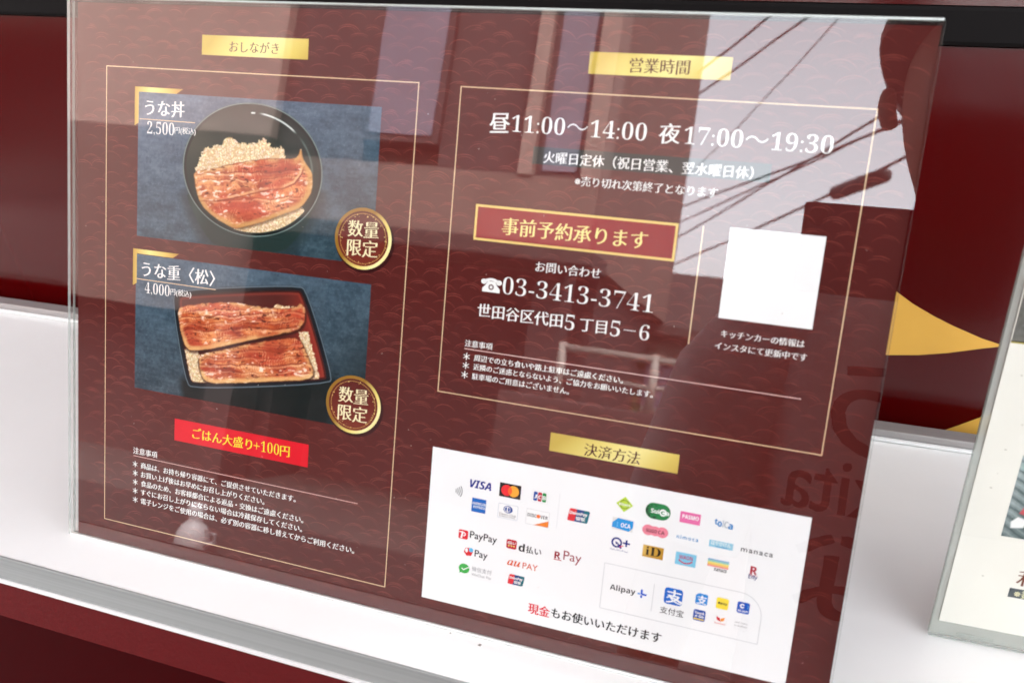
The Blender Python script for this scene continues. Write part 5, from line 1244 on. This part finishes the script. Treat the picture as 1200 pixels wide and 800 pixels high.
for s in (-1, 1):
    sh = add(P(.175 * s, 0, 1.335), .062, c2)
    el = add(P(.245 * s, .02, 1.06) if s > 0 else P(-.258, .0, 1.07), .045, sh)
    if s > 0:
        wr = Vector((PH[0] + .108, PH[1] - .045, PH[2] - .075)); fa = add(tuple(Vector(P(.245, .02, 1.06)).lerp(wr, .5)), .040, el); w_ = add(tuple(wr), .027, fa)
        hand(s, wr, (-0.25, .22, .80), (-1, 0.1, -.3), (0, 0.9, .1), w_)
    else:
        wr = Vector(P(-.285, .07, .83)); fa = add(tuple(Vector(P(-.272, .03, .95))), .040, el); w_ = add(tuple(wr), .027, fa)
        hand(s, wr, (-.02, .12, -.95), (0.15, 1, .1), (1, 0, 0), w_)
    hp = add(P(.09 * s, 0, .86), .085, pel); kn = add(P(.10 * s, .02, .48), .060, hp); an = add(P(.10 * s, 0, .09), .040, kn); add(P(.11 * s, .12, .035), .036, an)
body = skin('body', V, E, M_skin, 0, 3)
# clothes follow the body: lofted torso, sleeves and trouser legs, a cap of hair
def loft(mb, rings, n=28, cap=True):
    rs = [[mb.bm.verts.new((c[0] + rx * math.copysign(abs(math.cos(t)) ** .85, math.cos(t)), c[1] + ry * math.copysign(abs(math.sin(t)) ** .85, math.sin(t)), c[2])) for t in [2 * math.pi * k / n for k in range(n)]] for c, rx, ry in rings]
    for a_, b_ in zip(rs, rs[1:]):
        for k in range(n): f_ = mb.bm.faces.new((a_[k], a_[(k + 1) % n], b_[(k + 1) % n], b_[k])); f_.smooth = True
    if cap: mb.bm.faces.new(rs[0][::-1]); mb.bm.faces.new(rs[-1])
def pbuild(mb, name, m): o = mb.build(name, m, person); o.matrix_parent_inverse = pinv; return o
mb = MB()
loft(mb, [(P(0, 0, z), rx, ry) for z, rx, ry in ((.80, .188, .140), (.88, .184, .138), (1.0, .178, .132), (1.1, .182, .130), (1.2, .192, .132), (1.29, .200, .128), (1.335, .188, .112), (1.365, .150, .095), (1.39, .105, .082), (1.405, .078, .074))])
for s in (-1, 1):
    mb.tube([P(.07 * s, 0, 1.345), P(.160 * s, 0, 1.335), P(.215 * s, .002, 1.25), P(.250 * s, .008, 1.13), P(.260 * s, .010, 1.075)], [.060, .080, .082, .074, .070], 20)
pbuild(mb, 'shirt', M_shirt)
mb = MB(); loft(mb, [(P(0, 0, z), rx, ry) for z, rx, ry in ((.74, .165, .122), (.82, .178, .130), (.90, .176, .128), (.95, .168, .122))])
for s in (-1, 1): mb.tube([P(.088 * s, 0, .84), P(.092 * s, .01, .70), P(.098 * s, .018, .50), P(.100 * s, .01, .30), P(.102 * s, 0, .10)], [.098, .094, .078, .070, .066], 20)
pbuild(mb, 'trousers', M_trou)
mb = MB(); bmesh.ops.create_uvsphere(mb.bm, u_segments=28, v_segments=20, radius=1.0)
for v in list(mb.bm.verts):
    c = v.co.copy(); w_ = 1 + .03 * math.sin(9 * c.x + 5 * c.z) * math.sin(7 * c.y)
    v.co = Vector(P(-.015 + c.x * .104 * w_, .030 + c.y * .112 * w_, 1.655 + c.z * .105 * w_))
bmesh.ops.delete(mb.bm, geom=[v for v in mb.bm.verts if v.co.z < GZ + 1.655 - .010 and v.co.y > PY + .035], context='VERTS')
bmesh.ops.delete(mb.bm, geom=[v for v in mb.bm.verts if v.co.y > PY + .105 and v.co.z < GZ + 1.69], context='VERTS')
for f_ in mb.bm.faces: f_.smooth = True
pbuild(mb, 'hair', M_hair)
for s in (-1, 1):
    skin('shoe', [(P(.10 * s, -.03, .05), (.048, .050)), (P(.11 * s, .08, .045), (.046, .042)), (P(.115 * s, .17, .035), (.040, .032))], [(0, 1), (1, 2)], M_shoe)
    b = MB(); bmesh.ops.create_icosphere(b.bm, subdivisions=2, radius=.011, matrix=Matrix.Translation(P(-.015 + .031 * s, .132, 1.60))); o = b.build('eye', M_hair, person); o.matrix_parent_inverse = pinv
    skin('ear', [(P(-.015 + .082 * s, .03, 1.555), (.009, .010)), (P(-.015 + .089 * s, .025, 1.58), (.010, .012)), (P(-.015 + .087 * s, .02, 1.605), (.008, .008))], [(0, 1), (1, 2)], M_skin, 0, 1)
skin('nose', [(P(-.015, .136, 1.60), .010), (P(-.015, .149, 1.57), .013)], [(0, 1)], M_skin, 0, 1)
b = MB(); b.box(P(-.035, .112, 1.522), P(.007, .134, 1.529), .003); o = b.build('mouth', mat('lips', (.30, .12, .10), .5), person); o.matrix_parent_inverse = pinv
# print on the shirt front
t = Art(); t.text('okita', -90, 90, 0, M_print, 0, HEAVY, 1.2); t.text('う', -60, 40, 105, M_print, 0, HEAVY); t.text('な', -70, 60, -110, M_print, 0, HEAVY)
o = t.build('shirt_print', person); o.parent = person; o.scale = (.72, .72, .72); o.location = (-0.095, 0.1335, 1.17); o.rotation_euler = (R(90), 0, R(180))
# phone
M_phone = mat('phone_back', (0.035, 0.033, 0.036), 0.35, coat=0.3)
M_lens = mat('lens_glass', (0.01, 0.01, 0.012), 0.05, spec=0.9)
phn = thing('phone', 'dark phone held sideways by the photographer', 'phone', PH)
b = MB(); b.box((-.075, -.0042, -.0385), (.075, .0, .0385), .0040); b.build('body', M_phone, phn)
for dx, dz in ((-.063, .026), (-.063, .006)):
    b = MB(); b.tube([(dx, -.001, dz), (dx, .0022, dz)], .008, 20); b.build('lens', M_lens, phn)
for o_ in (_font_ob, _fo): bpy.data.objects.remove(o_)
